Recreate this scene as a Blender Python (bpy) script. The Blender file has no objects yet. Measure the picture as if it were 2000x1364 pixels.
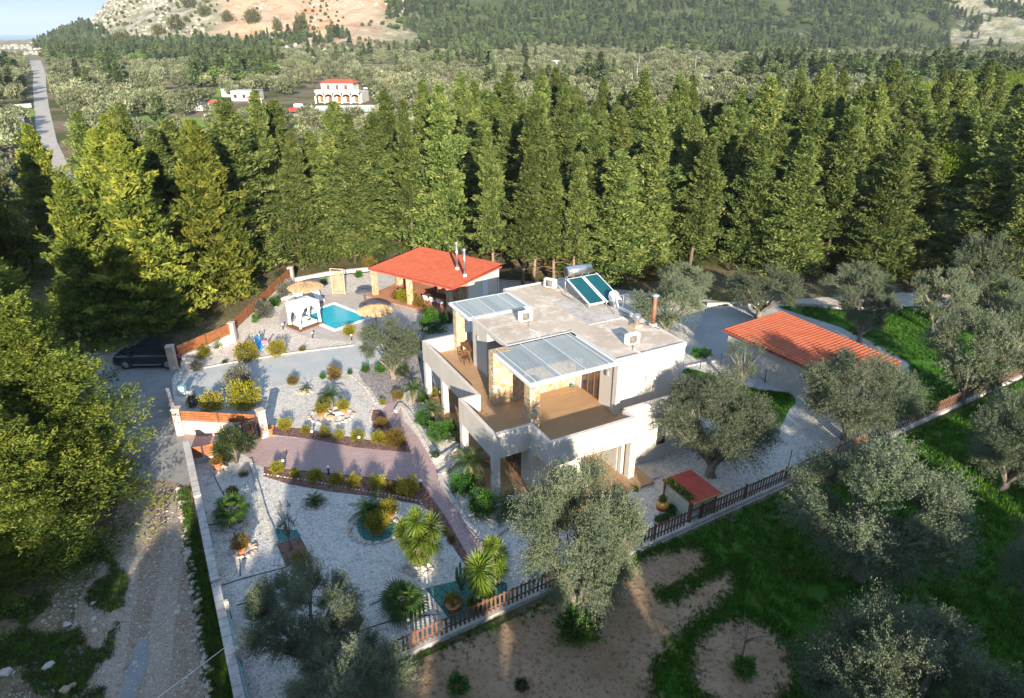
import bpy, bmesh, math, random
import numpy as np
from mathutils import Vector, Matrix, Euler, noise
from mathutils.geometry import tessellate_polygon
R=math.radians; PI=math.pi
random.seed(7); rng=np.random.default_rng(7)
S=bpy.context.scene; COL=S.collection
# ------------------------------------------------------------ camera, world, sun, exposure
HC=22.0; F=1333.0; PT=R(24.95)
cam=bpy.data.objects.new('camera',bpy.data.cameras.new('camera')); COL.objects.link(cam)
cam.location=(0,0,HC); cam.rotation_euler=(R(90)-PT,0,0)
cam.data.sensor_width=36; cam.data.lens=24.0; cam.data.clip_start=0.5; cam.data.clip_end=80000
S.camera=cam
W=bpy.data.worlds.new('World'); S.world=W; W.use_nodes=True
nt=W.node_tree; bg=nt.nodes['Background']; sky=nt.nodes.new('ShaderNodeTexSky')
sky.sky_type='NISHITA'; sky.sun_disc=False
SUN_EL=R(17); SUN_AZ=R(-78)          # direction TOWARDS the sun, measured from +X
sky.sun_elevation=SUN_EL; sky.sun_rotation=R(90)-SUN_AZ; sky.altitude=50; sky.air_density=1.0; sky.dust_density=0.4; sky.ozone_density=1.5
# the bright horizon band is rolled off per channel, the same all round the sky
_sp=nt.nodes.new('ShaderNodeSeparateColor'); _cb=nt.nodes.new('ShaderNodeCombineColor'); nt.links.new(sky.outputs[0],_sp.inputs[0])
def _mn(op,a,b=None):
    n=nt.nodes.new('ShaderNodeMath'); n.operation=op; nt.links.new(a,n.inputs[0])
    if b is not None:
        if isinstance(b,float): n.inputs[1].default_value=b
        else: nt.links.new(b,n.inputs[1])
    return n.outputs[0]
for _i,_k in enumerate((1.95,1.36,.93)):
    _x=_sp.outputs[_i]; _q=_mn('SQRT',_mn('ADD',_mn('POWER',_mn('MULTIPLY',_x,_k),2.0),1.0)); nt.links.new(_mn('DIVIDE',_x,_q),_cb.inputs[_i])
nt.links.new(_cb.outputs[0],bg.inputs[0]); bg.inputs[1].default_value=0.15
sl=bpy.data.lights.new('sun','SUN'); sl.energy=2.0; sl.angle=R(0.5); sl.color=(1.0,0.87,0.68)
so=bpy.data.objects.new('sun',sl); COL.objects.link(so)
sd=Vector((math.cos(SUN_AZ)*math.cos(SUN_EL),math.sin(SUN_AZ)*math.cos(SUN_EL),math.sin(SUN_EL)))
so.rotation_euler=sd.to_track_quat('Z','Y').to_euler()
S.view_settings.view_transform='Standard'; S.view_settings.look='None'
S.view_settings.exposure=2.75; S.view_settings.gamma=1.0; S.view_settings.use_curve_mapping=False
S.cycles.max_bounces=8; S.cycles.diffuse_bounces=5; S.cycles.transmission_bounces=5; S.cycles.transparent_max_bounces=4

# ------------------------------------------------------------ helpers
def G(px,py,z=0.0):
    """survey: a sight line of the drone camera met with the level z"""
    u=(px-1000)/F; v=(682-py)/F
    dx=u; dy=math.cos(PT)+v*math.sin(PT); dz=-math.sin(PT)+v*math.cos(PT)
    t=(z-HC)/dz
    return (dx*t,dy*t)
def zf(ox,oy,s): return lambda x,y,z=0.0: G(ox+x/s,oy+y/s,z)
g3=zf(350,440,3.077); g4=zf(200,640,3.03); g5=zf(330,860,2.707); g2=zf(800,720,3.327); g6=zf(540,500,6.82)
def lin(c): return tuple(((x/12.92) if x<=0.04045 else ((x+0.055)/1.055)**2.4) for x in c)
def tag(o,label=None,cat=None,group=None,kind=None):
    if label: o['label']=label
    if cat: o['category']=cat
    if group: o['group']=group
    if kind: o['kind']=kind
    return o
def empty(name,loc=(0,0,0),rz=0,label=None,cat=None,group=None):
    o=bpy.data.objects.new(name,None); o.empty_display_size=.3; COL.objects.link(o); o.location=loc; o.rotation_euler=(0,0,rz)
    return tag(o,label,cat,group)
def link(name,me,parent=None,loc=None,rot=None,scl=None):
    o=bpy.data.objects.new(name,me); COL.objects.link(o); o.parent=parent
    if loc is not None:o.location=loc
    if rot is not None:o.rotation_euler=rot
    if scl is not None:o.scale=scl
    return o
def copy_tree(o,parent=None):
    c=o.copy(); COL.objects.link(c); c.parent=parent
    for ch in list(o.children): copy_tree(ch,c)
    return c
class MB:
    def __init__(s): s.v=[]; s.f=[]; s.sm=[]
    def add(s,vs,fs,sm=False):
        n=len(s.v); s.v+= [tuple(v) for v in vs]; s.f+=[tuple(i+n for i in f) for f in fs]; s.sm+=[sm]*len(fs); return s
    def box(s,x0,x1,y0,y1,z0,z1):
        return s.add([(x0,y0,z0),(x1,y0,z0),(x1,y1,z0),(x0,y1,z0),(x0,y0,z1),(x1,y0,z1),(x1,y1,z1),(x0,y1,z1)],
                     [(3,2,1,0),(4,5,6,7),(0,1,5,4),(1,2,6,5),(2,3,7,6),(3,0,4,7)])
    def bev(s,x0,x1,y0,y1,z0,z1,b=.02):
        # box with chamfered top edges
        return s.add([(x0,y0,z0),(x1,y0,z0),(x1,y1,z0),(x0,y1,z0),(x0,y0,z1-b),(x1,y0,z1-b),(x1,y1,z1-b),(x0,y1,z1-b),
                      (x0+b,y0+b,z1),(x1-b,y0+b,z1),(x1-b,y1-b,z1),(x0+b,y1-b,z1)],
                     [(3,2,1,0),(8,9,10,11),(0,1,5,4),(1,2,6,5),(2,3,7,6),(3,0,4,7),(4,5,9,8),(5,6,10,9),(6,7,11,10),(7,4,8,11)])
    def prism(s,poly,z0,z1):
        n=len(poly)
        if sum(poly[i-1][0]*poly[i][1]-poly[i][0]*poly[i-1][1] for i in range(n))<0: poly=poly[::-1]
        a=lambda z,p: (p[0],p[1],z(p) if callable(z) else z)
        vs=[a(z0,p) for p in poly]+[a(z1,p) for p in poly]
        tr=tessellate_polygon([[Vector((p[0],p[1],0)) for p in poly]])
        fs=[]
        for t in tr:
            x=[poly[i] for i in t]
            ar=(x[1][0]-x[0][0])*(x[2][1]-x[0][1])-(x[2][0]-x[0][0])*(x[1][1]-x[0][1])
            t=tuple(t) if ar>0 else tuple(t)[::-1]
            fs.append(tuple(i+n for i in t)); fs.append(t[::-1])
        for i in range(n): j=(i+1)%n; fs.append((i,j,j+n,i+n))
        return s.add(vs,fs)
    def tube(s,pts,rs,n=8,cap=True,sm=True):
        pts=[Vector(p) for p in pts]
        if not hasattr(rs,'__len__'): rs=[rs]*len(pts)
        vs=[]; up=None
        for i,p in enumerate(pts):
            d=(pts[min(i+1,len(pts)-1)]-pts[max(i-1,0)]).normalized()
            if up is None: up=d.orthogonal().normalized()
            up=(up-d*up.dot(d)).normalized(); q=d.cross(up)
            for k in range(n):
                a=2*PI*k/n; vs.append(p+(up*math.cos(a)+q*math.sin(a))*rs[i])
        fs=[]
        for i in range(len(pts)-1):
            for k in range(n):
                a=i*n+k;b=i*n+(k+1)%n; fs.append((a,b,b+n,a+n))
        s.add(vs,fs,sm)
        if cap:
            m=len(s.v)-len(vs); s.f+= [tuple(m+k for k in range(n))[::-1],tuple(m+len(vs)-n+k for k in range(n))]; s.sm+=[False,False]
        return s
    def lathe(s,prof,n=16,c=(0,0,0),sm=True):
        vs=[];fs=[]
        for r,z in prof:
            for k in range(n):
                a=2*PI*k/n; vs.append((c[0]+r*math.cos(a),c[1]+r*math.sin(a),c[2]+z))
        for i in range(len(prof)-1):
            for k in range(n):
                a=i*n+k;b=i*n+(k+1)%n; fs.append((a,b,b+n,a+n))
        return s.add(vs,fs,sm)
    def mesh(s,name,mat):
        me=bpy.data.meshes.new(name); me.from_pydata(s.v,[],s.f); me.materials.append(mat)
        me.polygons.foreach_set('use_smooth',s.sm); me.update(); return me
    def build(s,name,mat,parent=None,**k): return link(name,s.mesh(name,mat),parent,**k)
def B(name,mat,parent,*a,**k): return MB().box(*a).build(name,mat,parent,**k)

# ------------------------------------------------------------ materials
def newmat(name,rough=.9,spec=.3):
    m=bpy.data.materials.new(name); m.use_nodes=True; p=m.node_tree.nodes['Principled BSDF']
    p.inputs['Roughness'].default_value=rough; p.inputs['Specular IOR Level'].default_value=spec
    return m,m.node_tree,p
def nd(t,ty,**k):
    n=t.nodes.new(ty)
    for a,b in k.items(): setattr(n,a,b)
    return n
def coordn(t,kind='Object',scale=None):
    c=nd(t,'ShaderNodeTexCoord'); o=c.outputs[kind]
    if kind=='World': pass
    return o
def noisen(t,co,scale,detail=6,rough=.6,dist=0):
    n=nd(t,'ShaderNodeTexNoise'); n.inputs['Scale'].default_value=scale; n.inputs['Detail'].default_value=detail
    n.inputs['Roughness'].default_value=rough; n.inputs['Distortion'].default_value=dist; t.links.new(co,n.inputs['Vector']); return n.outputs['Fac']
def rampn(t,fac,stops):
    r=nd(t,'ShaderNodeValToRGB'); el=r.color_ramp.elements
    while len(el)<len(stops): el.new(.5)
    for e,(p,c) in zip(el,stops): e.position=p; e.color=(*c,1) if len(c)==3 else c
    t.links.new(fac,r.inputs[0]); return r.outputs[0]
def mixn(t,fac,a,b,mode='MIX'):
    m=nd(t,'ShaderNodeMix',data_type='RGBA',blend_type=mode)
    for i,v in ((0,fac),(6,a),(7,b)):
        if hasattr(v,'links') or isinstance(v,bpy.types.NodeSocket): t.links.new(v,m.inputs[i])
        else: m.inputs[i].default_value=v if i==0 else (*v,1)
    return m.outputs[2]
def bumpn(t,p,h,dist=.02,strength=1):
    b=nd(t,'ShaderNodeBump'); b.inputs['Distance'].default_value=dist; b.inputs['Strength'].default_value=strength
    t.links.new(h,b.inputs['Height']); t.links.new(b.outputs[0],p.inputs['Normal'])
def M(name,c1,c2,scale=1.0,rough=.9,bump=.01,bs=8,spec=.3,c3=None,s3=12,f3=.35,metal=0):
    """two earth colours mixed by broad noise, a third by fine noise, fine relief"""
    m,t,p=newmat(name,rough,spec); co=coordn(t); p.inputs['Metallic'].default_value=metal
    col=rampn(t,noisen(t,co,scale),[(.35,c1),(.65,c2)])
    if c3: col=mixn(t,rampn(t,noisen(t,co,s3,4,.7),[(.5,(0,0,0)),(.66,(f3,)*3)]),col,c3)
    t.links.new(col,p.inputs['Base Color'])
    if bump: bumpn(t,p,noisen(t,co,bs,5,.7),bump)
    return m
def gravel(name,c1,c2,dark,stone,scale=1.0,cell=14,bump=.03):
    m,t,p=newmat(name,.95,.15); co=coordn(t)
    v=nd(t,'ShaderNodeTexVoronoi'); v.inputs['Scale'].default_value=cell; t.links.new(co,v.inputs['Vector'])
    base=rampn(t,noisen(t,co,scale,8,.65),[(.3,c1),(.7,c2)])
    sep=nd(t,'ShaderNodeSeparateColor'); t.links.new(v.outputs['Color'],sep.inputs[0])
    base=mixn(t,rampn(t,sep.outputs[0],[(.0,(0,0,0)),(1,(.75,)*3)]),base,stone)
    base=mixn(t,rampn(t,sep.outputs[1],[(.6,(0,0,0)),(1,(.8,)*3)]),base,dark)
    base=mixn(t,rampn(t,noisen(t,co,scale*5,6,.75),[(.52,(0,0,0)),(.68,(.7,)*3)]),base,dark)
    t.links.new(base,p.inputs['Base Color']); bumpn(t,p,v.outputs['Distance'],bump,.8)
    return m
def leafmat(name,c1,c2,c3,trans=.35,rough=.6,spec=.2,var=.25):
    m,t,p=newmat(name,rough,spec)
    a=nd(t,'ShaderNodeAttribute'); a.attribute_name='v'
    oi=nd(t,'ShaderNodeObjectInfo')
    col=rampn(t,a.outputs['Fac'],[(0,c1),(.55,c2),(1,c3)])
    hs=nd(t,'ShaderNodeHueSaturation')
    mr=nd(t,'ShaderNodeMapRange'); mr.inputs[3].default_value=1-var; mr.inputs[4].default_value=1+var
    t.links.new(oi.outputs['Random'],mr.inputs[0]); t.links.new(mr.outputs[0],hs.inputs['Value'])
    mr2=nd(t,'ShaderNodeMapRange'); mr2.inputs[3].default_value=.491; mr2.inputs[4].default_value=.508
    mu=nd(t,'ShaderNodeMath',operation='MULTIPLY'); mu.inputs[1].default_value=7.31; fr=nd(t,'ShaderNodeMath',operation='FRACT')
    t.links.new(oi.outputs['Random'],mu.inputs[0]); t.links.new(mu.outputs[0],fr.inputs[0]); t.links.new(fr.outputs[0],mr2.inputs[0]); t.links.new(mr2.outputs[0],hs.inputs['Hue'])
    t.links.new(col,hs.inputs['Color']); t.links.new(hs.outputs[0],p.inputs['Base Color'])
    tr=nd(t,'ShaderNodeBsdfTranslucent'); t.links.new(hs.outputs[0],tr.inputs[0])
    mx=nd(t,'ShaderNodeMixShader'); mx.inputs[0].default_value=trans
    out=t.nodes['Material Output']; t.links.new(p.outputs[0],mx.inputs[1]); t.links.new(tr.outputs[0],mx.inputs[2]); t.links.new(mx.outputs[0],out.inputs[0])
    return m
m_render=M('white_render',(.47,.445,.415),(.55,.525,.49),.7,.9,.004,30,c3=(.55,.52,.48),s3=3,f3=.25)
def stains(m,col,f):
    t=m.node_tree; p=t.nodes['Principled BSDF']; co=coordn(t); mp=nd(t,'ShaderNodeMapping'); mp.inputs['Scale'].default_value=(2.2,2.2,.22); t.links.new(co,mp.inputs[0])
    src=p.inputs['Base Color'].links[0].from_socket
    t.links.new(mixn(t,rampn(t,noisen(t,mp.outputs[0],1.3,6,.7),[(.5,(0,0,0)),(.72,(f,)*3)]),src,col),p.inputs['Base Color'])
stains(m_render,(.42,.38,.33),.55)
m_render2=M('cream_render',(.55,.50,.42),(.62,.57,.49),.7,.9,.004,30)
m_screed=M('roof_screed',(.40,.33,.26),(.51,.43,.35),.45,.95,.006,18,c3=(.66,.60,.54),s3=.9,f3=.8)
m_coping=M('coping',(.50,.43,.37),(.58,.51,.45),2,.7,.003,20)
m_metalw=M('white_metal',(.62,.66,.70),(.68,.71,.74),2,.45,0)
m_dark=M('dark_metal',(.03,.03,.035),(.05,.05,.055),2,.5,0)
m_grey=M('grey_metal',(.30,.32,.34),(.38,.40,.42),2,.4,0,metal=.4)
m_steel=M('steel',(.55,.56,.58),(.65,.66,.68),2,.25,0,metal=.9)
m_wood=M('brown_wood',(.10,.045,.022),(.17,.08,.04),3,.7,.004,25)
m_woodor=M('orange_brown_wood',(.24,.085,.035),(.34,.135,.055),3,.7,.004,25,c3=(.16,.06,.03),s3=5,f3=.6)
m_fencew=M('dark_fence_wood',(.10,.052,.035),(.18,.10,.068),4,.85,.004,25)
m_pine=M('pale_wood',(.50,.36,.22),(.60,.45,.30),3,.8,.003,25)
m_glass=M('dark_glass',(.03,.035,.04),(.05,.055,.06),1,.12,0,spec=.8)
m_door=M('brown_door',(.14,.06,.035),(.20,.09,.05),3,.5,.002,25)
m_conc=M('concrete',(.34,.36,.37),(.42,.43,.43),.5,.9,.006,14,c3=(.26,.28,.29),s3=2,f3=.5)
m_concl=M('pale_concrete',(.38,.355,.33),(.49,.46,.43),1.0,.92,.008,14,c3=(.25,.23,.21),s3=3,f3=.7)
m_asph=M('old_asphalt',(.20,.205,.21),(.27,.27,.27),.5,.95,.006,25,c3=(.14,.145,.15),s3=1.3,f3=.6)
m_road=M('pale_road',(.36,.33,.29),(.44,.40,.35),.3,.95,.006,25,c3=(.26,.24,.22),s3=1.1,f3=.6)  # paler, warmer mix than the apron asphalt
m_terrac=M('terracotta_floor',(.36,.16,.10),(.44,.22,.14),1,.8,.003,20)
m_curt=M('white_fabric',(.78,.78,.78),(.85,.85,.84),2,.9,.01,6)
m_pool=M('pool_water',(.02,.36,.50),(.05,.46,.58),.6,.06,.02,3,spec=.6)
m_teal=gravel('teal_gravel',(.03,.12,.11),(.05,.17,.155),(.02,.07,.07),(.10,.24,.22),1,12)
m_mulch=gravel('red_brown_mulch',(.13,.065,.055),(.18,.095,.08),(.06,.035,.03),(.24,.15,.13),1,11)
m_grav=gravel('white_gravel',(.43,.405,.37),(.52,.49,.45),(.24,.23,.22),(.68,.65,.62),.35,16)
m_grav2=gravel('warm_gravel',(.54,.47,.41),(.63,.56,.49),(.24,.20,.18),(.64,.60,.55),.35,15)
m_track=gravel('stony_track',(.22,.155,.105),(.32,.245,.18),(.12,.08,.055),(.36,.30,.25),.6,26,.02)
m_rut=gravel('worn_wheel_track',(.27,.205,.15),(.36,.29,.225),(.14,.105,.08),(.42,.37,.32),.7,26,.015)
m_dirt=M('raked_soil',(.25,.165,.10),(.37,.26,.17),.35,.97,.05,9,.1,c3=(.13,.075,.05),s3=5,f3=.8)
m_plum=gravel('grey_plum_gravel',(.20,.18,.19),(.28,.25,.26),(.09,.085,.09),(.40,.37,.36),.6,12)
def paver(name,c1,c2,mortar,sc,w=.5,h=.25,bump=.006,rot=0):
    m,t,p=newmat(name,.75,.3); co=coordn(t); mp=nd(t,'ShaderNodeMapping'); mp.inputs['Rotation'].default_value=(0,0,rot)
    t.links.new(co,mp.inputs[0]); b=nd(t,'ShaderNodeTexBrick'); t.links.new(mp.outputs[0],b.inputs['Vector'])
    b.inputs['Color1'].default_value=(*c1,1); b.inputs['Color2'].default_value=(*c2,1); b.inputs['Mortar'].default_value=(*mortar,1)
    b.inputs['Scale'].default_value=sc; b.inputs['Mortar Size'].default_value=.012; b.inputs['Brick Width'].default_value=w; b.inputs['Row Height'].default_value=h
    c=mixn(t,rampn(t,noisen(t,co,1.2,7,.7),[(.35,(0,0,0)),(.7,(.5,)*3)]),b.outputs['Color'],tuple(x*.7 for x in c1))
    t.links.new(c,p.inputs['Base Color']); inv=nd(t,'ShaderNodeMath',operation='SUBTRACT'); inv.inputs[0].default_value=1; t.links.new(b.outputs['Fac'],inv.inputs[1])
    bumpn(t,p,inv.outputs[0],bump); return m
m_plank=paver('wood_look_tile',(.44,.275,.15),(.37,.23,.125),(.28,.17,.10),1.0,1.2,.2,.002,0)
m_pink=paver('pink_stamped_paving',(.42,.30,.29),(.36,.25,.25),(.24,.17,.17),1.0,.34,.17)
m_deck=paver('grey_stamped_deck',(.42,.37,.35),(.50,.44,.41),(.27,.24,.23),1.0,.5,.4,.006,.6)
def clad(name,stops,sc=4.2):
    m,t,p=newmat(name,.9,.2); co=coordn(t)
    v=nd(t,'ShaderNodeTexVoronoi',feature='F1'); v.inputs['Scale'].default_value=sc; t.links.new(co,v.inputs['Vector'])
    e=nd(t,'ShaderNodeTexVoronoi',feature='DISTANCE_TO_EDGE'); e.inputs['Scale'].default_value=sc; t.links.new(co,e.inputs['Vector'])
    sep=nd(t,'ShaderNodeSeparateColor'); t.links.new(v.outputs['Color'],sep.inputs[0])
    c=rampn(t,sep.outputs[0],stops)
    c=mixn(t,rampn(t,e.outputs['Distance'],[(0,(.8,)*3),(.07,(0,0,0))]),c,(.55,.47,.38))
    t.links.new(c,p.inputs['Base Color']); bumpn(t,p,rampn(t,e.outputs['Distance'],[(0,(0,)*3),(.1,(1,)*3)]),.03); return m
m_clad=clad('stone_cladding',[(0,(.34,.21,.11)),(.35,(.56,.43,.28)),(.7,(.44,.30,.17)),(1,(.66,.56,.42))])
m_rock=M('pale_rock',(.42,.38,.34),(.58,.54,.49),3,.95,.02,9,c3=(.28,.24,.20),s3=6,f3=.6)
m_rockb=M('rusty_rock',(.40,.26,.17),(.50,.38,.28),3,.95,.02,9,c3=(.28,.18,.12),s3=6,f3=.6)
m_tile=M('red_roof_tile',(.33,.075,.04),(.42,.105,.055),2,.8,.004,16,c3=(.36,.10,.06),s3=1.6,f3=.9)
m_tile2=M('red_roof_paint',(.36,.06,.045),(.44,.09,.06),2,.8,.004,16)
m_pot=M('terracotta_pot',(.42,.15,.07),(.50,.20,.10),4,.8,.003,20)
m_thatch=M('thatch',(.50,.34,.19),(.60,.43,.26),6,.95,.03,22,c3=(.36,.24,.13),s3=14,f3=.6)
m_bark=M('bark',(.10,.075,.055),(.17,.13,.10),4,.95,.03,14)
m_barkr=M('reddish_bark',(.17,.12,.09),(.26,.19,.14),4,.95,.03,14)
m_barkg=M('grey_bark',(.14,.12,.10),(.24,.21,.18),4,.95,.03,14)
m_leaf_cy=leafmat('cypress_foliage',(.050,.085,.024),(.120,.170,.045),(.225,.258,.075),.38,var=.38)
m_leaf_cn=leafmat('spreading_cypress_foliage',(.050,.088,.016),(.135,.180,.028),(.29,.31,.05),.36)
m_leaf_ol=leafmat('olive_foliage',(.075,.100,.062),(.135,.170,.105),(.20,.225,.145),.32,.6,.2)
m_leaf_pi=leafmat('pine_foliage',(.07,.12,.012),(.15,.22,.018),(.24,.31,.03),.35)
m_leaf_fa=leafmat('far_conifer_foliage',(.055,.085,.04),(.09,.13,.055),(.14,.18,.075),.3,var=.45)
m_leaf_gn=leafmat('green_shrub_foliage',(.02,.07,.01),(.04,.13,.012),(.08,.20,.02),.3)
m_leaf_ye=leafmat('yellow_green_shrub_foliage',(.13,.13,.010),(.26,.24,.02),(.40,.36,.04),.4)
m_leaf_or=leafmat('ochre_shrub_foliage',(.09,.06,.012),(.16,.11,.02),(.25,.17,.035),.3)
m_leaf_gy=leafmat('grey_shrub_foliage',(.06,.065,.045),(.11,.115,.085),(.17,.17,.13),.25)
m_leaf_pm=leafmat('palm_leaf',(.03,.07,.015),(.05,.10,.02),(.09,.15,.03),.3,.45,.4)
m_leaf_yu=leafmat('yucca_leaf',(.06,.11,.012),(.12,.19,.02),(.22,.28,.04),.3,.45,.4)
m_leaf_dk=leafmat('dark_shrub_foliage',(.015,.03,.01),(.03,.05,.015),(.05,.075,.025),.2)
m_grass=leafmat('grass_blades',(.025,.09,.008),(.05,.17,.014),(.13,.24,.03),.35)

# ------------------------------------------------------------ leaf clouds (numpy)
def quads(name,c,d,L,Wd,mat,val=None,fold=0.0):
    """one kite-shaped blade per centre c pointing along d"""
    n=len(c); d=d/np.maximum(np.linalg.norm(d,axis=1,keepdims=True),1e-6)
    r=rng.normal(size=(n,3)); s=np.cross(d,r); s/=np.maximum(np.linalg.norm(s,axis=1,keepdims=True),1e-6)
    L=np.broadcast_to(L,(n,))[:,None]; Wd=np.broadcast_to(Wd,(n,))[:,None]
    v=np.stack([c-d*L*.5,c+s*Wd*.5-d*L*.05,c+d*L*.5,c-s*Wd*.5-d*L*.05],1).reshape(-1,3)
    me=bpy.data.meshes.new(name); me.vertices.add(4*n); me.vertices.foreach_set('co',v.astype(np.float32).ravel())
    me.loops.add(4*n); me.loops.foreach_set('vertex_index',np.arange(4*n,dtype=np.int32))
    me.polygons.add(n); me.polygons.foreach_set('loop_start',np.arange(n,dtype=np.int32)*4)
    if val is None: val=rng.random(n)
    at=me.attributes.new('v','FLOAT','FACE'); at.data.foreach_set('value',np.clip(val,0,1).astype(np.float32))
    me.materials.append(mat); me.update(); me.validate(); return me
def cypress_mesh(name,h,Rr,nb,per,mat,size=.36,spread=.30,base=.05,power=.75,seed=0,flat=.35,ragged=.45,wide=.34):
    g=np.random.default_rng(seed); C=[];D=[];V=[];Ls=[]
    for k in range(nb):
        t=base+(1-base)*(k/nb)**1.08; az=k*2.39996+g.normal()*.35
        L=Rr*((1-t)**power)*(1-ragged+ragged*2*g.random()*(.6+.4*math.sin(3*az+t*9)))+.25
        el=R(14)+R(44)*t+g.normal()*.2; out=np.array([math.cos(az),math.sin(az),0]); side=np.array([-math.sin(az),math.cos(az),0])
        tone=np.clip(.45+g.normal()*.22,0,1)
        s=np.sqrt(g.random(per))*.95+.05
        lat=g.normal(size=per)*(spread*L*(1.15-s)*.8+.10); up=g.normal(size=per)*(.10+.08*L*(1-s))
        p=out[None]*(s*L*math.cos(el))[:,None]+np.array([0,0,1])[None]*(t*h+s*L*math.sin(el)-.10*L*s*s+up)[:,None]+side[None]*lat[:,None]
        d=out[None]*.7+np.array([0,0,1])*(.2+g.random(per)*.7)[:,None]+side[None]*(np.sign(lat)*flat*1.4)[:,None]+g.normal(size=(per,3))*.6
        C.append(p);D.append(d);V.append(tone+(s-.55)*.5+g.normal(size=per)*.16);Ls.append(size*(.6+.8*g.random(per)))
    C=np.concatenate(C);D=np.concatenate(D);V=np.concatenate(V);Ls=np.concatenate(Ls)
    return quads(name,C,D,Ls,Ls*wide,mat,V)
def cypress_trunk(h,r,mat,seed=0,dead=10):
    g=random.Random(seed); b=MB(); pts=[(math.sin(i*1.3+seed)*.05*i*.2,math.cos(i*1.7+seed)*.05*i*.2,h*i/6-(.15 if i==0 else 0)) for i in range(7)]
    b.tube(pts,[r*(1-.15*i) for i in range(7)],7)
    for k in range(dead):
        z=h*(.08+.5*g.random()); a=g.random()*6.28; L=.6+g.random()*1.2
        b.tube([(0,0,z),(math.cos(a)*L,math.sin(a)*L,z+.15*L)],[.035,.012],4,False)
    return b.mesh('trunk',mat)
def blob_leaves(cs,rs,per,g,Lsz,shell=.55):
    C=[];D=[];V=[]
    for c,r in zip(cs,rs):
        u=g.normal(size=(per,3)); u/=np.linalg.norm(u,axis=1,keepdims=True)
        rr=r*(shell+(1-shell)*g.random(per)**.6)*(1+.18*g.normal(size=per))
        p=np.array(c)[None]+u*rr[:,None]*np.array([1,1,.85])
        C.append(p); D.append(u*.9+np.array([0,0,.5])+g.normal(size=(per,3))*.55); V.append(np.full(per,.5+g.normal()*.16)+g.normal(size=per)*.22)
    return np.concatenate(C),np.concatenate(D),np.concatenate(V)
def olive(seed,nblob=34,ntw=26,nleaf=17,Ls=.15,mat=None,thin=1.0,h=5.0,Rr=2.7,z0=1.3,barkm=None):
    """unit olive: crown radius 2.7, height 5"""
    g=np.random.default_rng(seed); C=[];D=[];V=[]; tips=[]
    blobs=[]
    for k in range(nblob):
        u=g.normal(size=3); u/=np.linalg.norm(u); u[2]=u[2]*.9+.12
        q=(.45+.5*g.random()**.5); zc=(z0+h)/2
        c=np.array([u[0]*Rr*q*.92,u[1]*Rr*q*.92,zc+u[2]*(h-z0)*.5*q*.92]); blobs.append((c,Rr*(.20+.17*g.random())))
    for c,r in blobs:
        tone=np.clip(.5+g.normal()*.14,.1,.9); n=int(ntw*thin)
        for j in range(n):
            u=g.normal(size=3); u/=np.linalg.norm(u); st=c+u*r*.45*g.random(); out=(c-np.array([0,0,(z0+h)*.42])); out/=np.linalg.norm(out)+1e-6
            dr=u*.75+out*.75+np.array([0,0,.45]); dr/=np.linalg.norm(dr); Lt=r*(.7+.6*g.random())
            s=np.linspace(.15,1,nleaf); P=st[None]+dr[None]*(s*Lt)[:,None]+np.array([0,0,-.12])*(s*s*Lt)[:,None]
            P=P+g.normal(size=P.shape)*.045
            C.append(P); D.append(dr[None]*.75+g.normal(size=(nleaf,3))*.6); V.append(tone+(s-.5)*.25+g.normal(size=nleaf)*.22)
    C=np.concatenate(C);D=np.concatenate(D);V=np.concatenate(V)
    crown=quads('crown',C,D,Ls*(.7+.6*g.random(len(C))),Ls*.36,mat or m_leaf_ol,V)
    b=MB(); rd=random.Random(seed); fk=z0*.75
    b.tube([(0,0,-.1),(.06,.03,fk*.3),(-.05,.06,fk*.7),(0,.0,fk)],[.34,.25,.22,.24],9)
    for c,r in sorted(blobs,key=lambda q:-np.linalg.norm(q[0][:2]))[:13]:
        mid=(c[0]*.4+rd.uniform(-.15,.15),c[1]*.4+rd.uniform(-.15,.15),fk+(c[2]-fk)*.45)
        b.tube([(0,0,fk-.12),mid,tuple(c)],[.14,.08,.025],6,False)
    return crown,b.mesh('trunk',barkm or m_barkg)
def ball_mesh(name,seed,n,mat,Ls=.10,flat=.9,spiky=.4):
    g=np.random.default_rng(seed); u=g.normal(size=(n,3)); u/=np.linalg.norm(u,axis=1,keepdims=True)
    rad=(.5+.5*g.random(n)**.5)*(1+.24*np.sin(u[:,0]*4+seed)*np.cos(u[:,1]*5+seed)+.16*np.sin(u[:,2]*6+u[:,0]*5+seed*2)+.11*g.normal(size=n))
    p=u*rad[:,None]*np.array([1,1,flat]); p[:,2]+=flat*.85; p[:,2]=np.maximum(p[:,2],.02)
    return quads(name,p,u*.8+np.array([0,0,.5])+g.normal(size=(n,3))*spiky,Ls*(.6+.8*g.random(n)),Ls*.4,mat,.5+(rad-.8)*1.0+g.normal(size=n)*.22)

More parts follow.
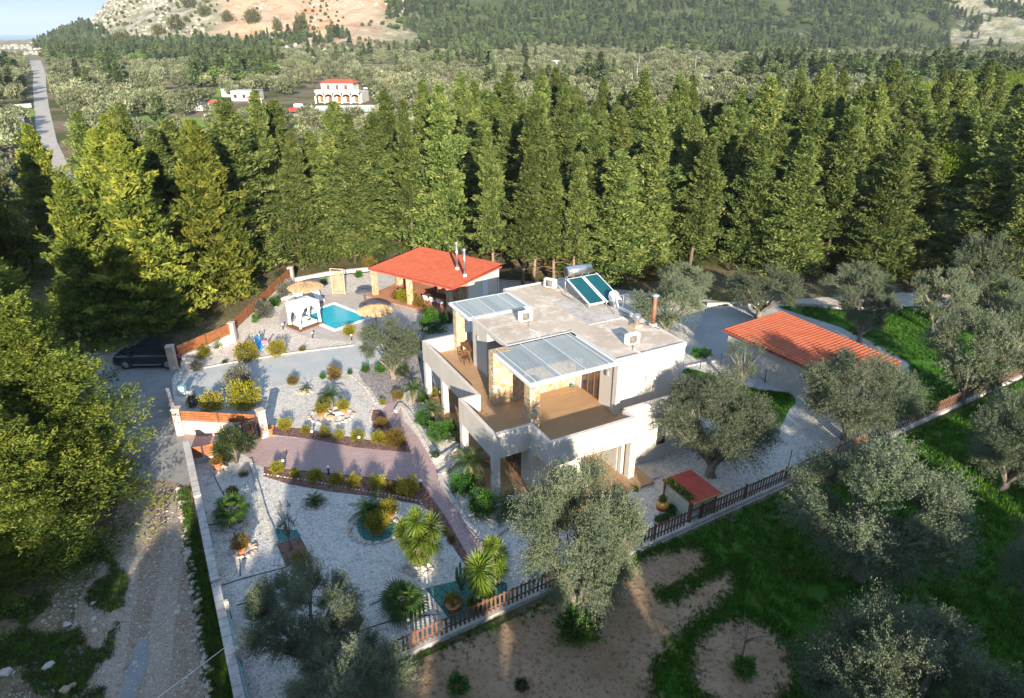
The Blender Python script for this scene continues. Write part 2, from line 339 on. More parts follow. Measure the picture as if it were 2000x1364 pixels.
# ------------------------------------------------------------ instancing of uncountable stuff
def scatter(name,pts,yaw,scl,meshes,label=None,cat=None,kind='stuff',tilt=None):
    pts=np.asarray(pts,dtype=np.float32); n=len(pts)
    me=bpy.data.meshes.new(name); me.vertices.add(n); me.vertices.foreach_set('co',pts.ravel())
    a=me.attributes.new('rot','FLOAT_VECTOR','POINT'); r=np.zeros((n,3),np.float32); r[:,2]=yaw
    if tilt is not None: r[:,0]=tilt
    a.data.foreach_set('vector',r.ravel())
    a=me.attributes.new('scl','FLOAT_VECTOR','POINT'); s=np.asarray(scl,dtype=np.float32); s=np.repeat(s[:,None],3,1) if s.ndim==1 else s
    a.data.foreach_set('vector',s.ravel())
    a=me.attributes.new('idx','INT','POINT'); a.data.foreach_set('value',rng.integers(0,len(meshes),n).astype(np.int32))
    o=link(name,me); tag(o,label,cat,kind=kind)
    ng=bpy.data.node_groups.new(name+'_nodes','GeometryNodeTree')
    ng.interface.new_socket('Geometry',in_out='INPUT',socket_type='NodeSocketGeometry'); ng.interface.new_socket('Geometry',in_out='OUTPUT',socket_type='NodeSocketGeometry')
    gi=ng.nodes.new('NodeGroupInput'); go=ng.nodes.new('NodeGroupOutput'); ip=ng.nodes.new('GeometryNodeInstanceOnPoints')
    gg=ng.nodes.new('GeometryNodeGeometryToInstance')
    for mm in meshes[::-1]:
        src=bpy.data.objects.new(mm.name+'_source',mm); oi=ng.nodes.new('GeometryNodeObjectInfo'); oi.inputs['Object'].default_value=src
        ng.links.new(oi.outputs['Geometry'],gg.inputs[0])
    ng.links.new(gi.outputs[0],ip.inputs['Points']); ng.links.new(gg.outputs[0],ip.inputs['Instance']); ip.inputs['Pick Instance'].default_value=True
    def na(nm,ty):
        x=ng.nodes.new('GeometryNodeInputNamedAttribute'); x.data_type=ty; x.inputs[0].default_value=nm; return x.outputs[0]
    er=ng.nodes.new('FunctionNodeEulerToRotation'); ng.links.new(na('rot','FLOAT_VECTOR'),er.inputs[0]); ng.links.new(er.outputs[0],ip.inputs['Rotation'])
    ng.links.new(na('scl','FLOAT_VECTOR'),ip.inputs['Scale']); ng.links.new(na('idx','INT'),ip.inputs['Instance Index'])
    ng.links.new(ip.outputs[0],go.inputs[0])
    md=o.modifiers.new('scatter','NODES'); md.node_group=ng
    return o
def rock_mesh(name,seed,mat,flat=.6,n=1):
    bm=bmesh.new(); bmesh.ops.create_icosphere(bm,subdivisions=n,radius=1)
    for v in bm.verts:
        k=1+.38*noise.noise(v.co*1.1+Vector((seed*7.3,seed*3.1,0))); v.co*=k; v.co.z*=flat; v.co.x*=1+.25*math.sin(seed)
    me=bpy.data.meshes.new(name); bm.to_mesh(me); bm.free(); me.materials.append(mat); return me
ROCKS=[rock_mesh('stone',i,m_rock,.6) for i in range(5)]+[rock_mesh('stone',9,m_rockb,.6)]

# ------------------------------------------------------------ ground sheets
def inside(poly,x,y):
    c=False; j=len(poly)-1
    for i in range(len(poly)):
        xi,yi=poly[i]; xj,yj=poly[j]
        if (yi>y)!=(yj>y) and x<(xj-xi)*(y-yi)/(yj-yi)+xi: c=not c
        j=i
    return c
def smooth(pts,jit=.12,sub=6,seed=0,curve=True):
    out=[]; n=len(pts)
    for i in range(n):
        p0,p1,p2,p3=[Vector((*pts[(i+k)%n],0)) for k in (-1,0,1,2)]
        for s in range(sub):
            t=s/sub
            q=.5*((2*p1)+(-p0+p2)*t+(2*p0-5*p1+4*p2-p3)*t*t+(-p0+3*p1-3*p2+p3)*t**3) if curve else p1.lerp(p2,t)
            nn=noise.noise_vector(Vector((q.x*.9,q.y*.9,seed)))*jit
            out.append((q.x+nn.x,q.y+nn.y))
    return out
LAY=[0]
def sheet(name,pts,z,mat,jit=0,curve=False,sub=1,kind='structure'):
    LAY[0]+=1; z=.002+.0015*LAY[0]
    poly=smooth(pts,jit,sub,len(name),curve) if (jit or curve) else list(pts)
    tr=tessellate_polygon([[Vector((p[0],p[1],0)) for p in poly]]); fs=[]
    for t in tr:
        x=[poly[i] for i in t]; ar=(x[1][0]-x[0][0])*(x[2][1]-x[0][1])-(x[2][0]-x[0][0])*(x[1][1]-x[0][1])
        fs.append(tuple(t) if ar>0 else tuple(t)[::-1])
    me=bpy.data.meshes.new(name); me.from_pydata([(p[0],p[1],z) for p in poly],[],fs); me.materials.append(mat); me.update()
    return tag(link(name,me),kind=kind)
# ============================================================ SETTING
def interp(x,xs,ys): return float(np.interp(x,xs,ys))
def sstep(t): t=max(0,min(1,t)); return t*t*(3-2*t)
def hgt(X,Y):
    if Y<420: return 0.0
    th=X/Y
    Yf=interp(th,[-.66,-.45,-.2,-.1,.2,.8],[850,700,700,760,860,860])
    Hm=interp(th,[-.9,-.66,-.63,-.607,-.579,-.552,-.525,-.49,-.3,0,.8],[6,5,7,12,24,43,74,100,140,150,160])
    h=Hm*sstep((Y-Yf)/560)+ (Y-420)*.007*sstep((th+.5)*5)
    k=sstep((Y-Yf+40)/200)
    h+=k*(noise.fractal(Vector((X*.008,Y*.008,1)),1,2,5)*9+abs(noise.noise(Vector((X*.03,Y*.03,5))))*3.5)*(1 if th>-.55 else .4)
    if Y>1500: h-=(Y-1500)*.03*(1-sstep((th+.6)*12))
    return h-.02
def Pj(X,Y,Z=0.0):
    d=Y*math.cos(PT)-(Z-HC)*math.sin(PT); up=Y*math.sin(PT)+(Z-HC)*math.cos(PT)
    return (1000+F*X/d,682-F*up/d)
def ray(px,py):
    u=(px-1000)/F; v=(682-py)/F; dx=u; dy=math.cos(PT)+v*math.sin(PT); dz=-math.sin(PT)+v*math.cos(PT)
    Y=430
    while Y<2200:
        t=Y/dy
        if HC+dz*t<=hgt(dx*t,Y): return dx*t,Y
        Y+=4
    return None
# valley ground -------------------------------------------------
def valley_mat():
    m,t,p=newmat('valley_ground',.95,.1); co=coordn(t)
    grass=rampn(t,noisen(t,co,.5,6,.7),[(.3,(.05,.085,.018)),(.7,(.10,.125,.030))])
    soil=rampn(t,noisen(t,co,.35,7,.7),[(.3,(.20,.15,.10)),(.7,(.33,.27,.19))])
    c=mixn(t,rampn(t,noisen(t,co,.035,5,.6),[(.42,(0,0,0)),(.56,(1,1,1))]),grass,soil)
    c=mixn(t,rampn(t,noisen(t,co,2.6,9,.8),[(.42,(0,0,0)),(.6,(.85,)*3)]),c,(.075,.05,.03)); c=mixn(t,rampn(t,noisen(t,co,7,6,.8),[(.58,(0,0,0)),(.66,(.6,)*3)]),c,(.34,.29,.24))
    t.links.new(c,p.inputs['Base Color']); bumpn(t,p,noisen(t,co,3,6,.7),.08); return m
m_valley=valley_mat()
me=bpy.data.meshes.new('ground'); me.from_pydata([(-900,-200,-.02),(900,-200,-.02),(900,420,-.02),(-900,420,-.02)],[],[(0,1,2,3)]); me.materials.append(m_valley)
tag(link('ground',me),kind='structure')
m_lawn=M('lush_grass',(.022,.10,.008),(.06,.17,.014),.4,.95,.06,6,c3=(.085,.13,.015),s3=1.1,f3=.6)
def hill_mat():
    m,t,p=newmat('rocky_hill',.95,.1); co=coordn(t)
    rock=rampn(t,noisen(t,co,.05,12,.78),[(.38,(.12,.14,.06)),(.48,(.22,.22,.14)),(.56,(.34,.31,.26)),(.7,(.44,.41,.36))])
    scr=rampn(t,noisen(t,co,.03,10,.7),[(.3,(.33,.24,.16)),(.5,(.42,.32,.23)),(.62,(.36,.18,.08)),(.75,(.44,.36,.27))])
    flr=rampn(t,noisen(t,co,.03,8,.7),[(.35,(.035,.055,.02)),(.62,(.08,.09,.04)),(.78,(.42,.34,.25))])
    low=rampn(t,noisen(t,co,.02,9,.7),[(.35,(.09,.11,.04)),(.55,(.20,.19,.10)),(.7,(.42,.35,.25))])
    def at(n):
        a=nd(t,'ShaderNodeAttribute'); a.attribute_name=n; return a.outputs['Fac']
    c=mixn(t,at('scree'),rock,scr); c=mixn(t,at('wood'),c,flr); c=mixn(t,at('plain'),c,low)
    t.links.new(c,p.inputs['Base Color']); bumpn(t,p,noisen(t,co,.08,12,.75),3.0,.8); return m
ys=list(np.linspace(420,860,50))+list(np.linspace(866,1500,110))+list(np.linspace(1540,2400,14)); ths=np.linspace(-1.05,1.05,330)
vs=[];sc=[];wd=[];pl=[]
for y in ys:
    for th in ths:
        x=th*y; vs.append((x,y,hgt(x,y))); nz=noise.noise(Vector((x*.01,y*.01,9)))*.05
        px,py=Pj(x,y,vs[-1][2])
        sc.append(sstep((px+nz*900-395)/60)*sstep((800-px+nz*900)/120)*sstep((100-py)/14+nz*6)*(1-.8*sstep((nz-.012)*40)*(px<560)))
        wd.append(sstep((px-760+nz*1500)/90)*(1-.9*sstep((px-1840+nz*2500)/60)*sstep((95-py)/20))); pl.append(sstep((py-92)/10)*(1 if px>330 else .6))
fs=[]; n=len(ths)
for i in range(len(ys)-1):
    for j in range(n-1): a=i*n+j; fs.append((a,a+1,a+n+1,a+n))
me=bpy.data.meshes.new('hills'); me.from_pydata(vs,[],fs); me.materials.append(hill_mat())
for nm,arr in (('scree',sc),('wood',wd),('plain',pl)):
    a=me.attributes.new(nm,'FLOAT','POINT'); a.data.foreach_set('value',np.array(arr,np.float32))
tag(link('hills',me),kind='structure')
m_sea=M('sea_water',(.03,.16,.30),(.05,.22,.38),.001,.25,.3,.02,.5)
me=bpy.data.meshes.new('sea'); me.from_pydata([(-12000,1300,-26),(12000,1300,-26),(12000,12000,-26),(-12000,12000,-26)],[],[(0,1,2,3)]); me.materials.append(m_sea); tag(link('sea',me),kind='structure')
# road, track, yard sheets --------------------------------------
def ribbon(pts,w):
    L=[];Rr=[]
    for i,p in enumerate(pts):
        a=Vector(pts[max(i-1,0)]); b=Vector(pts[min(i+1,len(pts)-1)]); d=(b-a).normalized(); q=Vector((-d.y,d.x))*(w[i] if hasattr(w,'__len__') else w)*.5
        L.append((p[0]+q.x,p[1]+q.y)); Rr.append((p[0]-q.x,p[1]-q.y))
    return L+Rr[::-1]
sheet('road',ribbon([(-21.5,34),(-28.5,45),(-42,63.5),(-56.8,84.5),(-73.6,113),(-100.8,153),(-152,233),(-208.5,322),(-268,417),(-330,513),(-398,618)],[5.4,4.4,3.8,3.6,3.7,3.8,4,5,6,7,8]),.006,m_road)
sheet('road_apron',[G(150,760),G(255,716),G(338,716),G(352,800),G(362,850),G(373,905),G(362,955),G(265,960),G(120,930)],.010,m_asph,.12,True,5)
sheet('stony_track',[G(255,950),G(366,950),G(375,1060),G(392,1180),G(400,1300),G(408,1420),G(380,1560),G(60,1560),G(85,1420),G(110,1300),G(150,1180),G(210,1080)],.002,m_track,.35,True,6)
for _k,(_a,_b) in enumerate(((-.8,0),(1.0,0))):
    _m=[Vector(G(310+_q[0],_q[1]))+Vector((_a,0)) for _q in ((0,965),(-12,1060),(-32,1180),(-50,1300),(-66,1420))]
    sheet('wheel_track',smooth(ribbon([tuple(p) for p in _m],[.7,.8,.9,.8,.8]),.14,6,_k,False),.003,m_rut)
sheet('concrete_patch',[g5(-215,1200),g5(-160,1060),g5(-120,1050),g5(-105,1150),g5(-150,1290),g5(-170,1360),g5(-250,1360),g5(-240,1290)],.0065,m_asph,.12,True,5)
# garden gravel (whole enclosed plot), then what lies on it
plot=[G(470,1390),G(425,1160),G(370,890),(-17.6,32.6),(-14.8,34.4),(-20.4,35.6),(-23.7,42.2),G(350,715),G(455,640),G(570,552),G(650,540),G(745,530),(-4,64),(6,62),(20,57),(38,60),(52,54),G(1990,737),G(1820,818),G(1600,922),G(1290,1062),G(1060,1163),G(725,1315),G(640,1370)]
sheet('garden_gravel',plot,.004,m_grav)
sheet('back_yard_concrete',[G(1340,690),G(1380,600),G(1520,596),G(1660,640),G(1560,770),G(1480,742),G(1400,712)],.010,m_conc,.1)
sheet('side_concrete_strip',[G(1480,742),G(1560,768),G(1600,800),G(1500,862),G(1440,880),G(1400,850)],.012,m_conc,.05)
sheet('lawn',[G(1338,720),G(1470,760),G(1545,768),G(1545,800),G(1480,850),G(1330,790)],.014,m_lawn,.15,True,4)
sheet('lawn_edge_path',[G(1335,708),G(1400,700),G(1560,762),G(1548,772),G(1398,710),G(1335,718)],.020,m_concl)
green_poly=[G(1520,600),G(1620,600),G(1750,600),G(2050,610),G(2050,712),G(1990,733),G(1830,812),G(1740,812),G(1690,760),G(1780,715),G(1640,640)]
sheet('orchard_grass',green_poly,.008,m_lawn,.3,True,5)
sheet('concrete_driveway',[g4(440,278),g4(700,228),g4(1100,160),g4(1500,110),g4(1700,100),g4(1750,190),g4(1545,235),g4(1290,285),g4(1100,335),g4(900,360),g4(740,385),g4(600,400),g4(440,400)],.012,m_conc)
sheet('plum_gravel_bed',[g4(1545,235),g4(1750,180),g4(1920,170),g4(1960,420),g4(1840,415),g4(1690,460),g4(1640,450),g4(1600,380),g4(1530,300)],.012,m_plum,.15,True,4)
sheet('warm_gravel_yard',[g3(-100,800),g3(170,700),g3(420,560),g3(600,420),g3(760,330),g3(1190,300),g3(1200,420),g3(1000,700),g3(1050,725),g3(640,790),g3(200,850),g3(0,880)],.008,m_grav2,.1)
sheet('pool_deck',[g3(600,570),g3(640,480),g3(720,440),g3(830,425),g3(1000,410),g3(1180,410),g3(1500,480),g3(1620,560),g3(1640,640),g3(1450,640),g3(1200,680),g3(1040,700),g3(880,690),g3(760,670),g3(660,630)],.012,m_deck,.06,True,5)
pk=[(517,853),(612,859),(695,873),(762,882),(801,884),(797,868),(767,838),(748,812),(748,800),(757,790),(780,783),(806,778),(820,784),(800,790),(784,800),(788,822),(816,854),(847,887),(871,908),(858,929),(869,950),(912,1015),(947,1066),(914,1088),(862,1010),(821,948),(760,938),(678,929),(600,921),(521,917),(497,905),(488,896),(455,876)]
sheet('pink_driveway',[G(*p) for p in pk],.016,m_pink)
sheet('gate_paving',[G(357,845),G(517,852),G(455,876),G(372,904)],.012,m_pink)
sheet('upper_planting_bed',[g4(965,632),g4(1000,590),g4(1180,600),g4(1400,640),g4(1600,672),g4(1610,640),g4(1590,560),g4(1600,490),g4(1650,487),g4(1720,600),g4(1800,670),g4(1828,742),g4(1500,712),g4(1250,665)],.020,m_mulch,.04,False)
sheet('lower_planting_bed',[G(517,913),G(610,921),G(700,931),G(825,945),G(870,1010),G(916,1088),G(950,1140),G(925,1130),G(880,1062),G(842,1000),G(812,985),G(735,972),G(640,960),G(560,945),G(515,930)],.020,m_mulch,.05,False)
sheet('square_bed',[g5(570,550),g5(705,512),g5(775,635),g5(620,668)],.012,m_mulch)
sheet('palm_island',[g4(x,y) for x,y in [(1505,1160),(1540,1120),(1620,1105),(1700,1130),(1740,1170),(1720,1220),(1660,1265),(1570,1265),(1515,1215)]],.012,m_teal,.05,True,4)
sheet('teal_bed',[g5(x,y) for x,y in [(1345,790),(1500,750),(1560,740),(1700,730),(1790,760),(1790,850),(1700,900),(1500,985),(1480,970)]],.014,m_teal,.05)
sheet('teal_corner',[g5(x,y) for x,y in [(565,470),(680,480),(700,512),(575,545)]],.012,m_teal,.03)
sheet('teal_bed_by_path',[g4(x,y) for x,y in [(1790,490),(1840,440),(1920,420),(1920,460),(1830,500)]],.012,m_teal,.03)
sheet('entrance_path',[g2(190,600),g2(340,530),g2(345,590),g2(210,690)],.019,m_concl)
sheet('planting_gravel',[g2(-100,180),g2(60,130),g2(330,520),g2(640,1040),g2(490,1150),g2(200,700)],.018-.002,m_grav2)
# field in front of the fence
sheet('field_grass',[G(1285,1070),G(1600,930),G(1830,822),G(2060,715),(60,48),(62,0),(30,-4),(5,2),G(700,1500),G(760,1330),G(1060,1180)],.000,m_lawn)
sheet('raked_soil_field',[G(735,1330),G(1060,1185),G(1200,1120),G(1290,1075),G(1365,1068),G(1390,1110),G(1330,1150),G(1300,1165),G(1370,1130),G(1430,1108),G(1445,1125),G(1420,1180),G(1360,1220),G(1310,1280),G(1280,1330),G(1260,1450),G(640,1450)],.006,m_dirt,.16,True,6)
sheet('raked_soil_round',[G(1345,1300),G(1360,1240),G(1410,1212),G(1480,1208),G(1530,1245),G(1560,1300),G(1530,1370),G(1440,1400),G(1360,1360)],.006,m_dirt,.16,True,6)
# open patches in the valley, each seen between the trees
for nm,pts,mt in (('bright_meadow',[(250,225),(420,235),(400,262),(300,262),(240,245)],'g'),('bright_meadow',[(560,226),(810,228),(800,250),(560,245)],'g'),('meadow_strip',[(290,180),(430,172),(440,192),(300,200)],'g'),('bright_meadow',[(0,212),(60,212),(62,232),(0,236)],'g')):
    m_mead=bpy.data.materials.get('meadow') or M('meadow',(.10,.20,.015),(.20,.27,.04),.15,.95,.05,3)
    sheet(nm,[G(*p) for p in pts],.0,m_mead,.8,True,4)
m_path=M('dirt_lane',(.45,.36,.27),(.56,.47,.37),.2,.95,.03,3)
for pts in ([(565,222),(820,222),(820,227),(565,228)],[(1190,205),(1330,232),(1300,240),(1180,213)],[(690,135),(780,128),(785,136),(695,142)],[(1320,142),(1500,150),(1500,154),(1320,147)]):
    sheet('dirt_lane',[G(*p) for p in pts],.008,m_path,.3,True,4)
# ============================================================ THE VILLA
HO=(-0.88,28.9); HA=R(28)
villa=empty('villa',(HO[0],HO[1],0),HA,'white two storey flat roofed villa with wraparound terrace and stone clad pillars','villa')
def HW(a,b,z=0): return (HO[0]+a*math.cos(HA)-b*math.sin(HA),HO[1]+a*math.sin(HA)+b*math.cos(HA),z)
P=villa
# patio
MB().prism([(-.35,-.2),(1.2,-.2),(1.2,-2.9),(8.1,-2.9),(8.1,-1.1),(7.0,-.2),(6.8,.9),(2.1,.9),(2.1,5.5),(4.3,5.5),(4.3,12.3),(.6,12.3),(.5,4.6),(-.35,4.6)],0,.15).build('patio_floor',m_plank,P)
for k in range(3): B('step',m_concl,P,8.1+.35*k,8.45+.35*k,-2.6,-1.15,0,.15-.04*(k+1))
# ground floor walls (butted end to end)
B('wall',m_render,P,1.95,2.15,-.35,.75,.15,2.6)
B('wall',m_render,P,2.15,5.05,-.35,-.15,.15,2.6)
B('wall',m_render,P,1.95,2.15,2.75,5.5,.15,2.6)
B('wall',m_render,P,2.15,4.4,5.3,5.5,.15,2.6)
B('wall',m_render,P,4.2,4.4,5.5,12.2,.15,2.6)
B('wall',m_render,P,4.85,5.05,-.15,1.4,.15,2.6)
B('wall',m_render,P,6.15,7.0,.9,1.1,.15,2.6)
B('wall',m_render,P,6.85,7.0,-1.1,.9,.15,2.6)
MB().box(7.0,9.55,-1.1,-.9,0,2.6).box(10.2,12.7,-1.1,-.9,0,2.6).box(9.55,10.2,-1.1,-.9,0,.95).box(9.55,10.2,-1.1,-.9,2.25,2.6).build('wall',m_render,P)
B('wall',m_render,P,12.5,12.7,-.9,13.0,0,2.6); B('wall',m_render,P,4.4,12.5,12.8,13.0,0,2.6)
def window(x0,x1,y0,y1,z0,z1,axis='a',mat=m_glass,frame=m_dark,name='window',bars=1,P=P):
    """frame with glass; axis: direction in which the opening runs"""
    f=MB(); w=.07
    if axis=='a':
        f.box(x0,x0+w,y0,y1,z0,z1).box(x1-w,x1,y0,y1,z0,z1).box(x0+w,x1-w,y0,y1,z0,z0+w).box(x0+w,x1-w,y0,y1,z1-w,z1)
        for k in range(bars): c=x0+(x1-x0)*(k+1)/(bars+1); f.box(c-w/2,c+w/2,y0,y1,z0+w,z1-w)
        o=f.build(name,frame,P); ym=(y0+y1)/2; B('pane',mat,o,x0+w,x1-w,ym-.01,ym+.01,z0+w,z1-w)
    else:
        f.box(x0,x1,y0,y0+w,z0,z1).box(x0,x1,y1-w,y1,z0,z1).box(x0,x1,y0+w,y1-w,z0,z0+w).box(x0,x1,y0+w,y1-w,z1-w,z1)
        for k in range(bars): c=y0+(y1-y0)*(k+1)/(bars+1); f.box(x0,x1,c-w/2,c+w/2,z0+w,z1-w)
        o=f.build(name,frame,P); xm=(x0+x1)/2; B('pane',mat,o,xm-.01,xm+.01,y0+w,y1-w,z0+w,z1-w)
    return o
window(9.553,10.197,-1.06,-.96,.953,2.247,'a')
B('window_sill',m_coping,P,9.5,10.25,-1.17,-1.103,.89,.95)
window(2.0,2.1,.753,2.747,.15,2.5,'b',m_glass,m_door,'glass_door',1)
window(5.053,6.147,.95,1.05,.15,2.5,'a',m_glass,m_grey,'glass_door',1)
# columns under the terrace
for a,b in ((-.1,-.1),(-.1,3.75),(.95,9.0),(.8,11.5),(7.0,-2.42+.4),(6.88,-1.45)):
    w=.36 if a<6.5 else (.38 if a>=7 else .28)
    c=MB().box(a,a+w,b,b+w,0,2.55).build('column',m_render,P)
for a,b in ((-.16,.05),(-.16,3.9),(.78,9.2),(7.15,-2.08)):
    MB().box(a,a+.05,b,b+.1,1.55,1.72).build('wall_lamp',m_grey,P)
# terrace slab, floor and parapets
FP=[(.95,12.3),(.95,4.15),(-.1,4.15),(-.1,-.1),(2.0,-.1),(2.0,-2.0),(7.2,-2.0),(7.2,-1.1),(12.7,-1.1),(12.7,13.1),(7.5,13.1),(7.5,12.3)]
MB().prism(FP,2.552,2.86).build('terrace_slab',m_render,P)
ins=[(1.14,12.1),(1.14,3.96),(.09,3.96),(.09,.09),(2.19,.09),(2.19,-1.81),(7.01,-1.81),(7.01,-.91),(12.51,-.91),(12.51,12.9),(7.6,12.9),(7.6,12.1)]
MB().prism(ins,2.862,2.90).build('terrace_floor',m_plank,P)
def para(x0,x1,y0,y1,face):
    p=MB().box(x0,x1,y0,y1,2.45,3.87).build('parapet',m_render,P)
    B('coping',m_coping,p,x0-.004,x1+.004,y0-.004,y1+.004,3.87,3.90)
t=.2
for q in ((.947,1.147,4.153,12.303),(-.103,1.143,3.95,4.15),(-.103,.097,-.103,3.947),(.1,2.0,-.103,.097),(2.003,2.203,-2.003,.1),(2.206,7.2,-2.003,-1.803),(7.003,7.203,-1.8,-1.1),(7.206,12.7,-1.103,-.903),(12.503,12.703,-.9,13.1),(1.15,4.4,12.103,12.303)): para(*q,0)
# upper storey
def wallbox(*a,m=m_render): return B('upper_wall',m,P,*a)
wallbox(3.25,3.45,7.4,9.4,2.9,5.85); wallbox(3.45,4.6,7.4,7.6,2.9,5.85); wallbox(3.45,7.5,9.2,9.4,2.9,5.85)
wallbox(4.4,4.6,6.9,7.4,2.9,5.85)
wallbox(7.5,7.7,.45,1.75,2.9,5.85); wallbox(7.5,7.7,3.65,4.1,2.9,5.85); wallbox(7.5,7.7,1.75,3.65,5.1,5.85)
wallbox(7.7,12.35,.45,.65,2.9,5.85); wallbox(12.15,12.35,.65,13.1,2.9,5.85); wallbox(7.5,12.15,12.9,13.1,2.9,5.85); wallbox(7.3,7.5,9.4,13.1,2.9,5.85)
B('corner_pilaster',m_render,P,7.44,7.72,.1,.448,2.9,6.06)
window(4.45,4.55,4.75,6.9,2.9,5.2,'b',m_glass,m_door,'sliding_door',1)
window(7.55,7.65,1.753,3.647,2.9,5.097,'b',m_glass,m_door,'terrace_door',2)
B('wall_above_door',m_render,P,4.4,4.6,4.75,6.9,5.2,5.85)
MB().box(2.05,3.2,4.15,4.75,2.9,6.1).build('stone_pillar',m_clad,P)
MB().box(3.2,7.5,4.15,4.74,2.9,6.08).build('stone_wall',m_clad,P)
MB().box(2.45,3.04,.76,1.36,2.9,5.9).build('stone_pillar',m_clad,P)
MB().box(3.1,3.68,11.6,12.1,2.9,5.9).build('stone_pillar',m_clad,P)
B('wall_lamp',m_grey,P,7.40,7.50,.95,1.1,4.9,5.2); B('wall_lamp',m_grey,P,9.6,9.7,.36,.45,4.4,4.65); B('wall_lamp',m_grey,P,3.17,3.25,8.6,8.7,4.9,5.2)
# roof: slab, screed and thin rim
RF=[(3.2,9.4),(3.2,4.75),(7.5,4.75),(7.5,.42),(12.4,.42),(12.4,13.15),(7.3,13.15),(7.3,9.4)]
MB().prism(RF,5.852,6.0).build('roof_slab',m_render,P)
RI=[(3.32,9.28),(3.32,4.87),(7.62,4.87),(7.62,.54),(12.28,.54),(12.28,13.03),(7.42,13.03),(7.42,9.28)]
MB().prism(RI,6.002,6.02).build('roof_screed',m_screed,P)
for q in ((3.2,3.32,4.75,9.4),(3.32,7.5,4.752,4.872),(7.5,7.62,.42,4.872),(7.62,12.28,.42,.54),(12.28,12.4,.42,13.15),(7.3,12.28,13.03,13.15),(7.3,7.42,9.4,13.03),(3.32,7.3,9.28,9.4)):
    B('roof_rim',m_render,P,q[0],q[1],q[2],q[3],6.0,6.1)
B('raised_screed',m_concl,P,9.0,11.9,5.2,9.4,6.022,6.06)
m_slat=M('pale_grey_slat',(.17,.21,.25),(.23,.28,.32),2,.45,0)
def pergola(x0,x1,y0,y1,z,nx,ny,name,sp):
    f=MB(); w=.14; fr=MB().box(x0,x1,y0,y0+w,z,z+.16).box(x0,x1,y1-w,y1,z,z+.16).box(x0,x0+w,y0+w,y1-w,z,z+.16).box(x1-w,x1,y0+w,y1-w,z,z+.16).build(name,m_metalw,P)
    for i in range(1,nx):
        x=x0+(x1-x0)*i/nx; B('beam',m_metalw,fr,x-.04,x+.04,y0+w,y1-w,z+.04,z+.15)
    for i in range(1,ny):
        y=y0+(y1-y0)*i/ny
        for k in range(nx):
            xa=x0+(x1-x0)*k/nx+(.04 if k else w); xb=x0+(x1-x0)*(k+1)/nx-(.04 if k<nx-1 else w)
            B('beam',m_metalw,fr,xa,xb,y-.05,y+.05,z+.04,z+.15)
    me=None; y=y0+w+.05
    while y<y1-w-.05:
        if me is None: me=MB().box(x0+w,x1-w,-.024,.024,.12,.15).mesh('slat',m_slat)
        link('slat',me,fr,(0,y,z+.03)); y+=sp
    me=None; x=x0+w+.25
    while x<x1-w-.05:
        if me is None: me=MB().box(-.012,.012,y0+w,y1-w,.19,.215).mesh('cross_bar',m_metalw)
        link('cross_bar',me,fr,(x,0,z)); x+=1.5
    return fr
pergola(2.08,7.44,.12,4.76,5.92,3,2,'pergola',.115)
pergola(2.98,7.28,9.42,12.5,5.92,3,2,'pergola',.12)
# things on the roof -------------------------------------------
def on_villa(name,a,b,z,rz,label,cat,group=None): return empty(name,HW(a,b,z),HA+rz,label,cat,group)
m_dgrey=M('mid_grey_grille',(.13,.12,.115),(.20,.185,.17),3,.6,0)
def ac_unit(a,b,rz,label):
    t=on_villa('air_conditioner',a,b,6.03,rz,label,'air conditioner','air conditioning units on the villa roof')
    MB().bev(-.42,.42,-.16,.16,.08,.68,.02).build('casing',m_curt,t)
    MB().box(-.34,-.28,-.18,.18,0,.08).box(.28,.34,-.18,.18,0,.08).build('foot',m_grey,t)
    g=MB().box(-.30,.22,-.175,-.162,.14,.62).build('fan_grille',m_dgrey,t)
    MB().lathe([(0.0,0),(.2,0),(.2,.02),(0,.02)],14).build('fan',m_dgrey,g,loc=(-.04,-.19,.38),rot=(R(90),0,0))
    return t
ac_unit(5.9,7.5,R(0),'white air conditioner alone on the left of the flat roof, behind the front pergola')
ac_unit(9.55,1.75,R(0),'white air conditioner near the front right edge of the flat roof')
ac_unit(10.3,11.9,R(-60),'white air conditioner below the silver tank at the back of the roof')
MB().tube([(5.9,7.1,6.06),(5.5,6.3,6.05),(5.7,5.6,6.05),(5.4,4.9,6.05)],.03,5).build('roof_pipe',m_curt,P)
MB().tube([(9.5,1.5,6.06),(9.2,1.1,6.05),(9.25,.6,6.06)],.04,5).build('roof_pipe',m_curt,P)
sh=on_villa('solar_water_heater',10.9,7.4,6.06,0,'solar water heater with silver tank and two blue green panels on the villa roof','solar water heater')
tk=MB().tube([(-.2,3.2,1.45),(1.7,3.2,1.45)],.33,20).build('tank',m_steel,sh)
MB().tube([(-.24,3.2,1.45),(-.2,3.2,1.45)],[.25,.31],20).build('tank_cap',m_dark,tk)
fr=MB()
for x in (-.55,.75,1.9):
    fr.tube([(x,-.2,0),(x,-.2,.35)],.03,5).tube([(x,2.7,0),(x,2.7,1.25)],.03,5).tube([(x,-.2,.3),(x,2.9,1.15)],.03,5).tube([(x,-.2,.02),(x,3.1,.02)],.025,5)
fr.tube([(-.1,3.2,0),(-.1,3.2,1.2)],.03,5).tube([(1.6,3.2,0),(1.6,3.2,1.2)],.03,5)
fr.build('frame',m_grey,sh)
m_sol=M('collector_glass',(.004,.06,.075),(.008,.085,.10),.6,.35,0,spec=.25)
for x in (-.6,.68):
    p=MB().box(0,1.15,0,2.9,-.05,.04).build('collector',m_metalw,sh,loc=(x,-.3,.36),rot=(R(17),0,0)); B('pane',m_sol,p,.07,1.08,.07,2.83,.042,.05)
dd=on_villa('satellite_dish',11.35,5.9,6.06,0,'white satellite dish in front of the solar panels on the roof','satellite dish')
